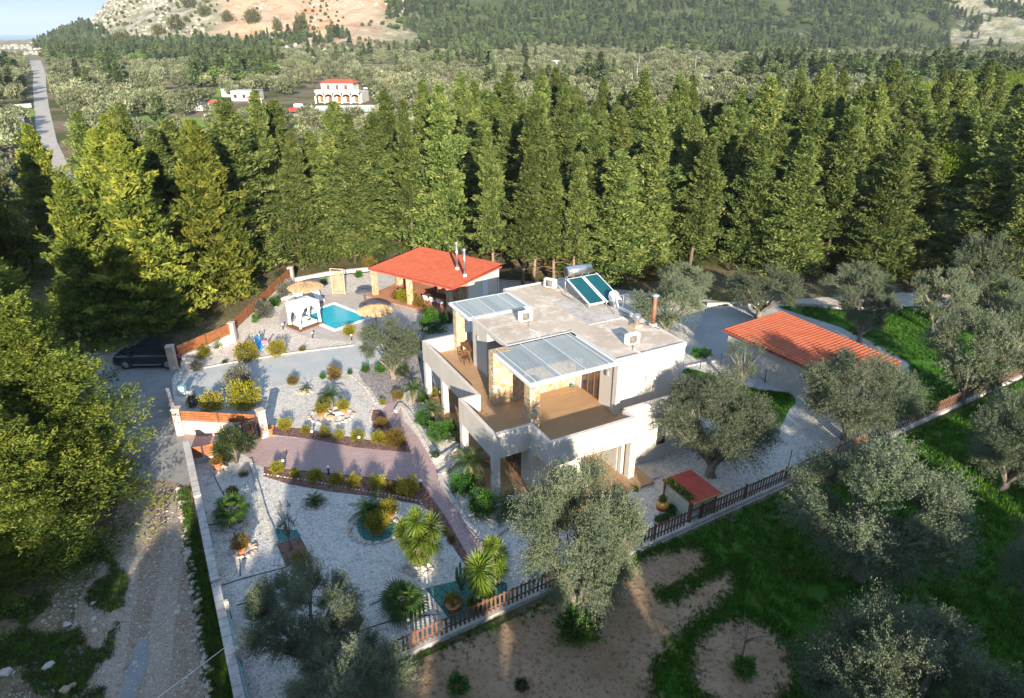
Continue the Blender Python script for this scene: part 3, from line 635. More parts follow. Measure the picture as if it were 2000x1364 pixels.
MB().tube([(0,0,0),(0,0,.7)],.03,6).build('pole',m_grey,dd)
MB().lathe([(0.01,0),(.2,.02),(.38,.08),(.45,.13),(.44,.14),(.2,.04)],20).build('dish',m_curt,dd,loc=(0,0,.8),rot=(R(75),0,R(60)))
MB().tube([(-.1,-.1,.5),(-.35,-.25,.75)],.015,5).build('arm',m_grey,dd)
d2=on_villa('satellite_dish',12.0,6.9,6.1,0,'second dish seen edge on at the right rim of the roof','satellite dish')
MB().tube([(0,0,0),(0,0,.6)],.03,6).build('pole',m_grey,d2)
MB().lathe([(0.01,0),(.25,.03),(.36,.09),(.35,.10)],18).build('dish',m_curt,d2,loc=(0,0,.7),rot=(R(70),0,R(-50)))
aer=on_villa('tv_aerial',12.2,6.2,6.1,0,'thin TV aerial at the right edge of the roof','aerial')
MB().tube([(0,0,0),(0,0,1.0)],.02,5).build('mast',m_grey,aer)
ab=MB().tube([(-.5,0,.95),(.4,0,1.0)],.015,4)
for k in range(5): ab.tube([(-.4+.18*k,-.2,.96),(-.4+.18*k,.2,.96)],.01,4)
ab.build('antenna_rods',m_grey,aer)
cw=on_villa('roof_cowl',11.4,3.75,6.02,0,'round silver spinning chimney cowl on the flat roof','chimney cowl')
MB().box(-.28,.28,-.25,.25,0,.14).build('base',m_rockb,cw); MB().lathe([(.16,.14),(.16,.42),(.24,.5),(.29,.62),(.25,.76),(.12,.84),(.0,.86)],16).build('cowl',m_steel,cw)
fl=on_villa('flue_pipe',12.2,3.2,6.1,0,'tall rusty brown flue pipe with metal cap on the villa roof edge','flue')
MB().box(-.17,.17,-.17,.17,0,.16).build('base',m_render,fl); MB().tube([(0,0,.16),(0,0,1.75)],.115,14).build('pipe',M('rusty_pipe',(.20,.08,.05),(.30,.13,.09),3,.5,.003,20),fl)
MB().lathe([(.12,1.75),(.15,1.78),(.15,1.88),(.24,1.9),(.25,1.95),(.0,2.02)],14).build('cap',m_grey,fl)
MB().tube([(12.15,7.9,6.1),(12.1,7.0,6.08),(12.15,5.3,6.1)],.12,8).build('roof_duct',m_steel,P)
MB().tube([(11.5,5.6,6.08),(11.9,4.8,6.07),(11.6,4.2,6.07),(12.0,3.6,6.08),(12.25,2.6,6.1)],.02,5).build('cable',m_dark,P)
# terrace furniture
tw=on_villa('terrace_table',3.9-.3,10.6,2.9,0,'brown wooden table on the upper terrace under the rear pergola','table')
MB().box(-.4,.4,-.7,.7,.70,.74).build('tabletop',m_wood,tw)
for x,y in ((-.34,-.62),(.34,-.62),(-.34,.62),(.34,.62)): B('leg',m_wood,tw,x-.03,x+.03,y-.03,y+.03,0,.70)
tc=on_villa('folding_chair',2.85,9.75,2.9,R(10),'brown slatted wooden chair on the upper terrace','chair')
MB().box(-.22,.22,-.22,.22,.42,.45).build('seat',m_wood,tc)
for k in range(4): B('backrest_slat',m_wood,tc,-.22,.22,.20,.225,.5+.11*k,.57+.11*k)
for x,y in ((-.2,-.2),(.2,-.2)): B('leg',m_wood,tc,x-.02,x+.02,y-.02,y+.02,0,.42)
for x in (-.2,.2): B('leg',m_wood,tc,x-.02,x+.02,.18,.2,0,.92)
pt=on_villa('small_plant_pot',7.1,3.95,2.9,0,'tiny green pot in the corner of the sunlit terrace','plant pot')
MB().lathe([(.0,0),(.08,0),(.11,.18),(.0,.17)],10).build('pot',m_teal,pt)
# patio clutter
bk=on_villa('bicycle',5.5,-.75,.15,R(35),'small purple bicycle leaning by the patio glass door','bicycle')
m_viol=M('violet_paint',(.18,.10,.26),(.22,.14,.32),2,.4,0); m_red=M('red_plastic',(.45,.03,.03),(.55,.05,.05),2,.5,0); m_dgr=M('dark_green_fabric',(.01,.07,.06),(.02,.09,.08),3,.8,.01)
for x in (-.42,.42):
    vs=[(x+.27*math.cos(a),0,.28+.27*math.sin(a)) for a in np.linspace(0,2*PI,19)]
    w=MB().tube(vs,.022,6,False).build('wheel',m_dark,bk)
    sp=MB()
    for a in np.linspace(0,PI,7)[:-1]: sp.tube([(x+.26*math.cos(a),0,.28+.26*math.sin(a)),(x-.26*math.cos(a),0,.28-.26*math.sin(a))],.004,3,False)
    sp.build('spokes',m_grey,w)
MB().tube([(-.42,0,.28),(-.1,0,.3),(.3,0,.62),(-.18,0,.6),(-.42,0,.28)],.018,6).tube([(-.1,0,.3),(-.2,0,.7)],.018,6).tube([(.42,0,.28),(.27,0,.75)],.018,6).build('frame',m_viol,bk)
MB().tube([(.27,-.24,.78),(.27,0,.74),(.27,.24,.78)],.015,5).build('handlebar',m_dark,bk); MB().bev(-.32,-.1,-.07,.07,.69,.75,.02).build('saddle',m_dark,bk)
bg2=on_villa('cushion_bag',4.15,-.75,.15,0,'round dark green bag against the white patio wall','bag')
MB().lathe([(0,0),(.3,.05),(.4,.3),(.36,.6),(.2,.8),(0,.84)],14).build('bag',m_dgr,bg2,scl=(1,.6,1)); MB().tube([(-.1,0,.8),(0,0,.92),(.1,0,.8)],.015,5).build('handle',m_dark,bg2)
sc_=on_villa('toy_scooter',4.75,-1.0,.15,R(-20),'red and white child scooter standing on the patio','scooter')
MB().box(-.3,.3,-.06,.06,.1,.13).build('deck',m_red,sc_); MB().tube([(.3,0,.08),(.36,0,.8)],.02,6).build('stem',m_curt,sc_); MB().tube([(.36,-.2,.8),(.36,.2,.8)],.02,6).build('handlebar',m_red,sc_)
for x in (-.3,.33): MB().tube([(x,-.02,.08),(x,.02,.08)],.08,12).build('wheel',m_dark,sc_)
tb=on_villa('toy_basket',4.55,-1.45,.15,0,'small pink and white toy box on the patio tiles','toy box')
MB().box(-.16,.16,-.12,.12,0,.2).build('box',m_curt,tb); MB().bev(-.17,.17,-.13,.13,.2,.24,.01).build('lid',M('pink_plastic',(.55,.15,.25),(.6,.2,.3),2,.5,0),tb)
shf=on_villa('shelf_rack',5.35,.25,.15,0,'narrow rack of red and dark shoes beside the patio glass door','rack')
MB().box(-.2,-.17,-.12,.12,0,1.5).box(.17,.2,-.12,.12,0,1.5).build('frame',m_dark,shf)
for k in range(5):
    s_=B('shelf',m_dark,shf,-.17,.17,-.12,.12,.1+.3*k,.12+.3*k); MB().bev(-.13,-.01,-.1,.1,.122+.3*k,.21+.3*k,.03).bev(.02,.14,-.1,.1,.122+.3*k,.2+.3*k,.03).build('shoe',m_red if k%2 else m_dark,s_)

# ============================================================ PAVILION, GARAGE, SHED
def tiled_roof(poly4,z0,z1,name,mat,parent,ribs,courses,thick=.12,side='ab'):
    """ribbed sheet: poly4 = eave left, eave right, ridge right, ridge left; ribs run from eave to ridge"""
    A,Bq,C,D=[Vector((*p,0)) for p in poly4]; nx=ribs*4; ny=courses
    vs=[];fs=[]
    for j in range(ny):
        for e in (0,1):
            t=(j+e)/ny
            for i in range(nx+1):
                s=i/nx; p=A.lerp(Bq,s).lerp(D.lerp(C,s),t); ph=(i%4)
                zz=z0+(z1-z0)*t+(.06 if ph==2 else (.035 if ph in (1,3) else 0))+(.03 if e==0 else 0)
                vs.append((p.x,p.y,zz))
    w=nx+1
    for j in range(2*ny-1):
        for i in range(nx): a=j*w+i; fs.append((a,a+1,a+w+1,a+w))
    r=MB().add(vs,fs).build(name,mat,parent)
    lo=MB().prism([tuple(p)[:2] for p in (A,Bq,C,D)],lambda p:z0-thick-.01,lambda p:z0-.012)
    lo.build('fascia',m_tile2,parent); return r
pav=empty('pool_pavilion',(0,0,0),0,'open sided pavilion with red tiled roof, stone posts and two metal flues beside the pool','pavilion')
PE=[G(718,525,2.6),G(883,565,2.6)]; u=(Vector(PE[1])-Vector(PE[0])).normalized(); v_=Vector((-u.y,u.x))
PL=(Vector(PE[1])-Vector(PE[0])).length; pc=lambda a,b:(PE[0][0]+u.x*a+v_.x*b,PE[0][1]+u.y*a+v_.y*b)
tiled_roof([pc(0,0),pc(PL,0),pc(PL,7.3),pc(0,7.3)],2.62,2.85,'roof',m_tile,pav,36,20)
pr=lambda x0,x1,y0,y1:[pc(x0,y0),pc(x1,y0),pc(x1,y1),pc(x0,y1)]
MB().prism(pr(-.1,PL+.1,-.4,7.2),0,.10).build('floor',m_terrac,pav)
for a,b in ((.35,.35),(4.6,.35),(PL-.6,.35),(.35,3.6)):
    MB().prism(pr(a-.2,a+.2,b-.2,b+.2),.1,2.48).build('stone_post',m_clad,pav)
MB().prism(pr(.2,PL-.2,6.9,7.1),.1,2.48).build('wall',m_render2,pav); MB().prism(pr(.2,.4,3.8,6.9),.1,2.48).build('wall',m_render2,pav)
MB().prism(pr(PL-3.6,PL-.3,2.4,2.6),.1,2.48).build('wall',m_clad,pav)
MB().prism(pr(PL-.5,PL-.3,2.6,6.9),.1,2.48).build('wall',m_render2,pav)
MB().prism(pr(PL-.297,PL-.25,4.6,5.4),.1,2.2).build('side_door',m_metalw,pav)
MB().prism(pr(PL-.5,PL-.3,.6,2.4),.75,.9).build('counter',m_pine,pav)
def flue(a,b,h,label):
    x,y=pc(a,b); t=empty('metal_flue',(x,y,2.64),0,label,'flue','metal flues on the pavilion roof')
    MB().tube([(0,0,0),(0,0,.32)],.17,12).build('collar',m_curt,t); MB().tube([(0,0,.32),(0,0,h)],.12,12).build('pipe',m_steel,t)
    MB().lathe([(.13,h),(.17,h+.02),(.17,h+.1),(.05,h+.16),(.0,h+.17)],12).build('cap',m_grey,t)
_i=Vector((*G(893,527,2.75),0)); _a=(_i-Vector((*PE[0],0))); flue(_a.x*u.x+_a.y*u.y,_a.x*v_.x+_a.y*v_.y,2.5,'taller left metal flue on the red pavilion roof')
_i=Vector((*G(908,541,2.72),0)); _a=(_i-Vector((*PE[0],0))); flue(_a.x*u.x+_a.y*u.y,_a.x*v_.x+_a.y*v_.y,2.45,'right hand metal flue nearer the eave of the red pavilion roof')
PA=math.atan2(u.y,u.x)
def at_pav(name,a,b,rz,label,cat,group=None,z=.10): x,y=pc(a,b); return empty(name,(x,y,z),PA+rz,label,cat,group)
dt=at_pav('dining_table',6.6,1.9,0,'long dark dining table under the pavilion roof','table')
MB().bev(-1.1,1.1,-.45,.45,.71,.75,.01).build('tabletop',m_wood,dt)
for x,y in ((-1,-.38),(1,-.38),(-1,.38),(1,.38)): B('leg',m_dark,dt,x-.03,x+.03,y-.03,y+.03,0,.71)
def wchair(a,b,rz,label):
    t=at_pav('dining_chair',a,b,rz,label,'chair','white chairs round the pavilion table')
    MB().bev(-.23,.23,-.22,.22,.42,.47,.015).build('seat',m_curt,t); MB().add([(-.23,.2,.47),(.23,.2,.47),(.25,.28,.85),(-.25,.28,.85),(-.23,.24,.47),(.23,.24,.47),(.25,.32,.85),(-.25,.32,.85)],[(0,1,2,3),(7,6,5,4),(0,4,5,1),(1,5,6,2),(2,6,7,3),(3,7,4,0)]).build('backrest',m_curt,t)
    for x,y in ((-.2,-.18),(.2,-.18),(-.2,.2),(.2,.2)): MB().tube([(x*.8,y*.8,.42),(x,y,0)],.018,5).build('leg',m_pine,t)
for i,x in enumerate((5.85,6.6,7.35)):
    wchair(x,1.2,PI,('white dining chair at the pool side of the table, nearest the middle post','white dining chair at the middle of the pool side of the table','white dining chair at the pool side of the table, nearest the right post')[i])
    wchair(x,2.6,0,('white dining chair at the inner side of the table, left end','white dining chair at the inner side of the table, middle','white dining chair at the inner side of the table, right end')[i])
sf=at_pav('outdoor_sofa',3.0,5.2,0,'grey outdoor sofa with a red cushion inside the pavilion','sofa')
MB().bev(-1,1,-.4,.4,.1,.42,.03).build('seat',m_grey,sf); MB().bev(-1,1,.3,.45,.42,.85,.03).build('backrest',m_grey,sf)
for s_ in (-1,1): MB().bev(s_*.98-.08,s_*.98+.08,-.4,.3,.42,.62,.02).build('armrest',m_grey,sf)
MB().bev(-.3,.25,.12,.28,.43,.82,.05).build('cushion',m_red,sf)
# garage
gar=empty('garage',(0,0,0),0,'long low white outbuilding with an orange red ribbed roof beside the lawn','outbuilding')
g0=G(1411,644,2.4); ga=R(-59.6); gu=Vector((math.cos(ga),math.sin(ga))); gv=Vector((-gu.y,gu.x)); gc=lambda a,b:(g0[0]+gu.x*a+gv.x*b,g0[1]+gu.y*a+gv.y*b)
gp=lambda x0,x1,y0,y1:[gc(x0,y0),gc(x1,y0),gc(x1,y1),gc(x0,y1)]
m_tileo=M('orange_roof_tile',(.35,.085,.04),(.44,.12,.055),1.5,.8,.004,16,c3=(.36,.12,.07),s3=1.3,f3=.9)
tiled_roof([gc(0,0),gc(10.0,0),gc(10.0,5.7),gc(0,6.2)],2.42,2.6,'roof',m_tileo,gar,33,15)
MB().prism(gp(.35,9.7,.3,.5),0,2.29).build('wall',m_render,gar); MB().prism(gp(.35,.55,.5,5.6),0,2.29).build('wall',m_render,gar); MB().prism(gp(9.5,9.7,.5,5.3),0,2.29).build('wall',m_render,gar); MB().prism(gp(.55,9.5,5.3,5.5),0,2.29).build('wall',m_render,gar)
# garden shed
shd=empty('garden_shed',(*G(1347,1028),0),R(28),'small garden shed with red painted roof and pale green slatted side by the picket fence','shed')
SW,SD=1.5,1.95
MB().box(.03,SW,.05,.1,0,1.34).build('front_panel',m_concl,shd)
for k in range(7):
    B('side_slat',M('pale_green_board',(.42,.46,.38),(.50,.53,.45),3,.8,.003,25) if k==0 else bpy.data.materials['pale_green_board'],shd,-.02,.02,.1,SD,.08+.19*k,.22+.19*k)
B('lining',m_concl,shd,.022,.05,.1,SD,0,1.4); B('side_panel',m_concl,shd,SW-.05,SW,.1,SD,0,1.34); B('back_panel',m_concl,shd,.05,SW-.05,SD-.05,SD,0,1.34)
B('corner_post',m_wood,shd,-.07,.03,0,.1,0,1.45); B('corner_post',m_wood,shd,SW,SW+.1,0,.1,0,1.38); B('corner_post',m_wood,shd,-.07,.03,SD,SD+.1,0,1.45)
rr=MB()
for k in range(12): rr.box(-.08+k*(SW+.3)/12,-.08+(k+.82)*(SW+.3)/12,-.12,SD+.15,1.46,1.50)
rr.box(-.1,SW+.24,-.14,SD+.17,1.42,1.458).build('roof',m_tile2,shd)
B('roof_edge',M('yellow_wood',(.45,.25,.06),(.55,.32,.09),3,.8,0),shd,-.1,SW+.24,-.18,-.142,1.42,1.51); B('roof_edge',m_wood,shd,-.14,-.102,-.14,SD+.17,1.40,1.50)
# ============================================================ WALLS, FENCE, GATE
def seg_frame(a,b): a=Vector(a);b=Vector(b); d=b-a; return a,d.length,math.atan2(d.y,d.x)
# picket fence on a low wall
fa=Vector((-6.4,17.7)); fb=Vector(G(1992,738)); fd=(fb-fa); FL=fd.length; fan=math.atan2(fd.y,fd.x)
fence=empty('picket_fence',(fa.x,fa.y,0),fan,'long dark brown picket fence on a low concrete wall between garden and field','fence')
B('base_wall',m_concl,fence,0,FL,-.14,.14,0,.22)
for z in (.45,.92): 
    for k in range(16): B('rail',m_fencew,fence,FL*k/16+.03,FL*(k+1)/16-.03,.0,.03,z,z+.07)
for k in range(17): B('post',m_fencew,fence,FL*k/16-.04,FL*k/16+.04,-.0,.08,.22,1.12)
pm=[]
for k in range(4):
    h=(1.12,1.09,1.13,1.10)[k]; pm.append(MB().add([(-.045,-.028,.27),(.045,-.028,.27),(.045,-.028,h-.06),(0,-.028,h),(-.045,-.028,h-.06),(-.045,-.004,.27),(.045,-.004,.27),(.045,-.004,h-.06),(0,-.004,h),(-.045,-.004,h-.06)],
     [(0,1,2,3,4),(9,8,7,6,5),(0,5,6,1),(1,6,7,2),(2,7,8,3),(3,8,9,4),(4,9,5,0)]).mesh('picket',m_fencew))
npk=238
for k in range(npk):
    x=.1+FL*k/npk*.998
    if 17.2<x<17.9: continue
    link('picket',pm[k%4],fence,(x,random.uniform(-.006,.006),random.uniform(-.02,.02)),(0,random.uniform(-.02,.02),random.uniform(-.05,.05)))
for k,x in enumerate((3.8,11.5,17.3,24.5,28.8,33)):
    t=empty('fence_stake',(fa.x+math.cos(fan)*x-.35*math.sin(fan)*-1*.5,fa.y+math.sin(fan)*x+.3,0),0,('thin metal stake behind the picket fence, first from the bottom of the photo','thin metal stake behind the fence near the big sunlit olive','thin metal stake behind the fence next to the garden shed','thin metal stake in the gravel right of the shed','thin metal stake in front of the leaning olive trunk','thin metal stake at the right end of the gravel yard')[k],'stake','thin metal stakes along the picket fence')
    MB().tube([(0,0,0),(.02,0,1.9)],.022,6).build('rod',m_dark,t); MB().tube([(.02,0,1.87),(.02,0,1.93)],.035,6).build('cap',m_dark,t)
# roadside garden wall, front stretch with stepped coping
m_wallp=M('pinkish_render',(.44,.35,.30),(.55,.46,.41),.8,.95,.008,12,c3=(.33,.27,.24),s3=3,f3=.5)
wa,wl,wan=seg_frame((-9.2,15.9),G(371,893))
rw=empty('garden_wall',(wa.x,wa.y,0),wan,'low pinkish garden wall along the stony track, stepping up towards the gate','wall')
st=[(0,7.0,.80),(7.0,13.4,.92),(13.4,wl,1.05)]
for a,b,h in st:
    B('wall_panel',m_wallp,rw,a,b-.003,-.14,.14,0,h); MB().bev(a,b-.003,-.18,.18,h,h+.07,.02).build('coping',m_concl,rw)
m_turq=M('turquoise_paint',(.12,.30,.32),(.18,.40,.42),2,.6,0)
for a,b in ((-1.2,2.6),(2.65,5.2)): B('turquoise_rail',m_turq,rw,a,b,-.26,-.19,.55,.78)
for a in (2.62,5.25): MB().bev(a-.09,a+.09,-.32,-.14,.3,1.25,.02).build('turquoise_post',m_concl,rw)
for k in range(34): link('dark_seam',bpy.data.meshes.get('seam_mesh') or MB().box(-.006,.006,-.184,.184,0,.074).mesh('seam_mesh',m_dark),rw,(.25+k*.5,0,(.80 if .25+k*.5<7 else .92 if .25+k*.5<13.4 else 1.05))) if .25+k*.5<wl-.2 else None
# wooden topped walls by the gate
def slat_wall(pts,hw,hp,name,label,nsl=5,wm=None,th=.2,posts=True,pm_=m_wallp,ph=None):
    t=empty(name,(0,0,0),0,label,'wall')
    for i in range(len(pts)-1):
        a,L,an=seg_frame(pts[i],pts[i+1]); c,s=math.cos(an),math.sin(an)
        T=lambda x,y:(a.x+c*x-s*y,a.y+s*x+c*y)
        MB().prism([T(0,-th/2),T(L,-th/2),T(L,th/2),T(0,th/2)],0,hw).build('wall_panel',wm or m_wallp,t)
        n=max(1,round(L/2.6))
        for q in range(n):
            x0=L*q/n+.05; x1=L*(q+1)/n-.05
            for k in range(nsl):
                z=hw+.03+k*(hp/nsl); MB().prism([T(x0,-.02),T(x1,-.02),T(x1,.02),T(x0,.02)],z,z+hp/nsl-.025).build('slat',m_woodor,t)
            if posts and q: MB().prism([T(x0-.09,-.05),T(x0-.01,-.05),T(x0-.01,.05),T(x0-.09,.05)],hw,hw+hp+.05).build('post',m_wood,t)
    return t
def pillar(p,w,h,label,an=0):
    t=empty('wall_pillar',(p[0],p[1],0),an,label,'pillar','rendered pillars of the boundary wall')
    B('shaft',m_wallp,t,-w/2,w/2,-w/2,w/2,0,h); MB().bev(-w/2-.04,w/2+.04,-w/2-.04,w/2+.04,h,h+.08,.03).build('cap',m_wallp,t)
Pg=G(355,848); Pt=G(517,853); Pc=G(456,876)
pillar(Pg,.42,1.75,'stout beige pillar at the roadside corner where the slatted entrance wall starts',R(10)); pillar(Pt,.42,1.8,'tall pale pillar at the inner right end of the dark gate',R(40)); pillar(Pc,.4,1.5,'pale pillar behind the cloud pruned tree at the left end of the dark gate',R(40))
Pr=(-24.1,43.6); Pm=(-23.0,40.5)
pillar(Pr,.5,1.9,'tall round topped pinkish pillar beside the parked dark car',R(15)); pillar(G(458,668),.4,1.6,'white pillar halfway along the orange slatted wall beyond the car',R(0)); pillar(G(571,552),.45,1.5,'white pillar at the far end of the orange slatted wall near the thatched parasol')
slat_wall([(-19.75,35.2),(-15.1,34.75)],.95,.62,'entrance_wall','beige wall with a weathered orange slat top on the left of the recessed entrance',4)
arc=[Vector(G(374,906)).lerp(Vector(Pc),t)+Vector((.35,-.30))*math.sin(PI*t) for t in (0,.25,.5,.75,1)]
slat_wall([tuple(p) for p in arc],.30,.75,'curved_entrance_wall','curved low wall with orange slats sweeping from the track to the gate pillar',4,m_concl,.16,False)
slat_wall([(-20.2,35.5),(-22.5,39.3)],.9,.0001,'kerbside_wall','short pinkish kerbside wall between the two roadside pillars',0)
slat_wall([(-24.0,44.3),G(458,668)],.75,.85,'slatted_boundary_wall','white wall topped with orange brown slats, stretch nearest the parked car',5,m_render)
slat_wall([G(462,662),G(569,556)],.75,.85,'slatted_boundary_wall','white wall topped with orange brown slats, far stretch beside the forest track',5,m_render)
a,L,an=seg_frame(Pc,Pt); gt=empty('driveway_gate',(a.x,a.y,0),an,'dark metal mesh gate closed across the entrance between two pale pillars','gate')
gf=MB()
for z in (.08,1.38): gf.box(.2,L-.22,-.03,.03,z,z+.06)
for x in np.linspace(.2,L-.28,4): gf.box(x,x+.06,-.03,.03,.14,1.38)
gf.build('frame',m_dark,gt)
bar=MB().box(-.012,.012,-.012,.012,.14,1.38).mesh('bar',m_dark)
x=.3
while x<L-.3: link('bar',bar,gt,(x,0,0)); x+=.07
B('panel',m_door,gt,L*.52,L*.70,-.02,.02,.35,1.2)
# low kerbs of the garden
def kerb(pts,w,h,label,mat=m_concl,name='stone_kerb'):
    t=empty(name,(0,0,0),0,label,'kerb')
    for i in range(len(pts)-1):
        a,L,an=seg_frame(pts[i],pts[i+1]); n=max(1,int(L/.5)); c,s=math.cos(an),math.sin(an)
        for k in range(n):
            x0=L*k/n+.012; x1=L*(k+1)/n-.012; j=random.uniform(-.012,.012); T=lambda x,y:(a.x+c*x-s*y,a.y+s*x+c*y)
            MB().prism([T(x0,-w/2+j),T(x1,-w/2+j),T(x1,w/2+j),T(x0,w/2+j)],0,h+random.uniform(-.012,.012)).build('kerb_stone',mat,t)
kerb([g5(430,108),g5(470,250),g5(512,395),g5(548,480),g5(572,545)],.16,.12,'pale kerb dividing the left gravel strip from the main gravel bed')
kerb([g5(700,512),g5(772,633),g5(735,650)],.16,.14,'white kerb round the square red brown bed'); kerb([g5(650,668),g5(685,745)],.16,.12,'short white kerb below the square bed')
kerb([g5(1340,790),g5(1482,975)],.18,.12,'pale kerb along the lower teal gravel bed'); kerb([g5(1060,870),g5(1165,820),g5(1340,790)],.16,.1,'curved pale kerb left of the lower fan palm')
kerb([g2(-90,290),g2(-60,240),g2(0,300),g2(60,390),g2(140,520),g2(205,590)],.22,.22,'pale kerb on the house side of the upper curved path'); kerb([g2(195,700),g2(215,770),g2(300,900),g2(400,1050),g2(495,1145)],.24,.24,'pale kerb on the house side of the lower straight path')
kerb([g2(495,1145),g2(560,1095),g2(640,1040)],.2,.2,'pale kerb closing the lower end of the planting bed'); kerb([g2(195,700),g2(270,650),g2(340,590)],.2,.2,'pale kerb below the villa entrance path'); kerb([g2(212,585),g2(270,548),g2(328,505)],.2,.2,'pale kerb above the villa entrance path')
kerb([g4(440,270),g4(700,222),g4(1100,155),g4(1490,108)],.15,.10,'kerb on the pool side of the concrete driveway')
kerb([G(575,550),G(650,536),G(742,527)],.3,.35,'low white wall behind the pool yard under the forest edge',m_render)
kerb([G(1380,598),G(1520,594),G(1655,606),G(1760,605)],.25,.3,'low pale wall closing the back yard under the forest edge')
kerb([G(1335,718),G(1400,706),G(1475,735),G(1558,768)],.15,.12,'kerb between the lawn and the blue grey yard')
for i,(px,py) in enumerate(((1407,716),(1367,722),(1493,748),(1537,764))):
    t=empty('lawn_post',(*G(px,py),0),0,('thin dark post at the back corner of the lawn','thin dark post near the villa end of the lawn path','thin dark post on the lawn edge left of the garage wall','thin dark post at the lower corner of the lawn')[i],'post'); MB().tube([(0,0,0),(0,0,.95)],.03,6).build('pole',m_dark,t); MB().lathe([(.04,.95),(.04,1.0),(0,1.02)],8).build('cap',m_dark,t)
# dry stone wall by the track, stone by stone
dw=empty('dry_stone_wall',(0,0,0),0,'broken line of rough stones along the right edge of the stony track','stone wall')
pts=[G(350,955),G(358,1020),G(372,1100),G(385,1180),G(398,1260),G(410,1364),G(418,1420)]
def along(pts,step):
    for i in range(len(pts)-1):
        a=Vector(pts[i]);b=Vector(pts[i+1]);n=max(1,int((b-a).length/step))
        for k in range(n): yield a.lerp(b,k/n)
for p in along(pts,.17):
    r=random.uniform(.10,.19); link('stone',random.choice(ROCKS),dw,(p.x+random.gauss(0,.07),p.y+random.gauss(0,.05),r*.35),(0,0,random.uniform(0,6.28)),(r,r*.8,r*.9))
def ring(px,py,rx,ry,label,n=20,f=g4,name='rock_ring',sz=.13,cz=0):
    """rocks laid round a plant; rx, ry in metres"""
    c=Vector(f(px,py)); t=empty(name,(c.x,c.y,0),0,label,'rock ring')
    for k in range(n):
        a=6.283*k/n+random.uniform(-.08,.08); r=sz*random.uniform(.7,1.3)
        link('stone',random.choice(ROCKS),t,(rx*math.cos(a),ry*math.sin(a),r*.4),(0,0,random.uniform(0,6)),(r,r*.8,r))
    for k in range(cz):
        r=sz*random.uniform(1,2.4); link('stone',random.choice(ROCKS),t,(random.uniform(-.5,.5)*rx,random.uniform(-.5,.5)*ry,r*.35),(0,0,random.uniform(0,6)),(r,r,r))
ring(1355,525,1.35,1.0,'oval of rocks round the palm and three pots in the upper gravel bed',30,cz=6); ring(1262,1040,.62,.5,'ring of rocks round the low fan palm in the main gravel bed',16)
ring(1615,1200,1.25,.95,'ring of pink and white rocks round the teal palm island',30); ring(800,1175,.55,.45,'ring of rocks round the palm in the left gravel strip',16,cz=3)
ring(835,1325,.55,.45,'ring of rocks round the orange pot in the left gravel strip',14); ring(690,845,.4,.3,'few rocks round the pot near the cloud pruned tree',10)
ring(1310,685,.7,.35,'rocks at the foot of the big clump of yucca',14,g5,cz=4); ring(1240,920,.5,.4,'pebbles round the lower fan palm by the kerb',16,g5); ring(485,890,.45,.35,'pebbles round the fan palm behind the dark olive',12,g5); ring(725,700,.3,.25,'rocks beside the pot below the square bed',8,g5,cz=3); ring(1195,385,.5,.3,'heap of pinkish rocks under the small palm in the upper bed',8,cz=4)
edge=empty('bed_edging_stones',(0,0,0),0,'line of small pale stones edging the lower row of round shrubs','stone edging')
for p in along([g4(960,870),g4(1200,905),g4(1500,960),g4(1740,1000),g4(1880,1030),g4(1960,1180)],.2): r=random.uniform(.05,.09); link('stone',random.choice(ROCKS),edge,(p.x,p.y,r*.4),(0,0,random.uniform(0,6)),(r,r,r))
edge=empty('bed_edging_stones',(0,0,0),0,'line of small pale stones edging the wedge shaped upper mulch bed','stone edging')
for p in along([g4(1470,285),g4(1560,360),g4(1620,450),g4(1580,520),g4(1600,600),g4(1650,640)],.2): r=random.uniform(.05,.1); link('stone',random.choice(ROCKS),edge,(p.x,p.y,r*.4),(0,0,random.uniform(0,6)),(r,r,r))
edge=empty('bed_edging_stones',(0,0,0),0,'line of white stones edging the planting under the slatted boundary wall','stone edging')
for p in along([g3(190,790),g3(330,660),g3(470,560),g3(540,520),g3(640,440)],.28): r=random.uniform(.07,.13); link('stone',random.choice(ROCKS),edge,(p.x,p.y,r*.4),(0,0,random.uniform(0,6)),(r,r,r))
def pipe(pts,label,r=.022): 
    c=smooth([tuple(p) for p in pts]+[],.0,1,0,False); tag(MB().tube([(x,y,.03) for x,y in c],r,5).build('irrigation_pipe',m_dark),label,'pipe','black irrigation pipes on the gravel')
pipe([g5(235,175),g5(250,215),g5(285,280),g5(300,310),g5(290,380)],'irrigation pipe winding down from the orange pot to the left palm'); pipe([g5(345,470),g5(350,540),g5(375,620),g5(378,720)],'irrigation pipe between the left palm and the lower pot')
pipe([g5(255,780),g5(370,740),g5(480,710),g5(640,668)],'long black pipe crossing the left gravel strip'); pipe([g5(360,875),g5(430,855),g5(445,835)],'short black pipe by the lower left fan palm'); pipe([g5(900,1050),g5(1100,980),g5(1250,935),g5(1420,925)],'pipe running across the gravel behind the picket fence')
pipe([g5(210,452),g5(270,440),g5(330,430),g5(420,445)],'pipe across the gravel at the left palm'); pipe([G(1350,1325),G(1400,1300),G(1425,1290)],'dark hose leading to the bare sapling')
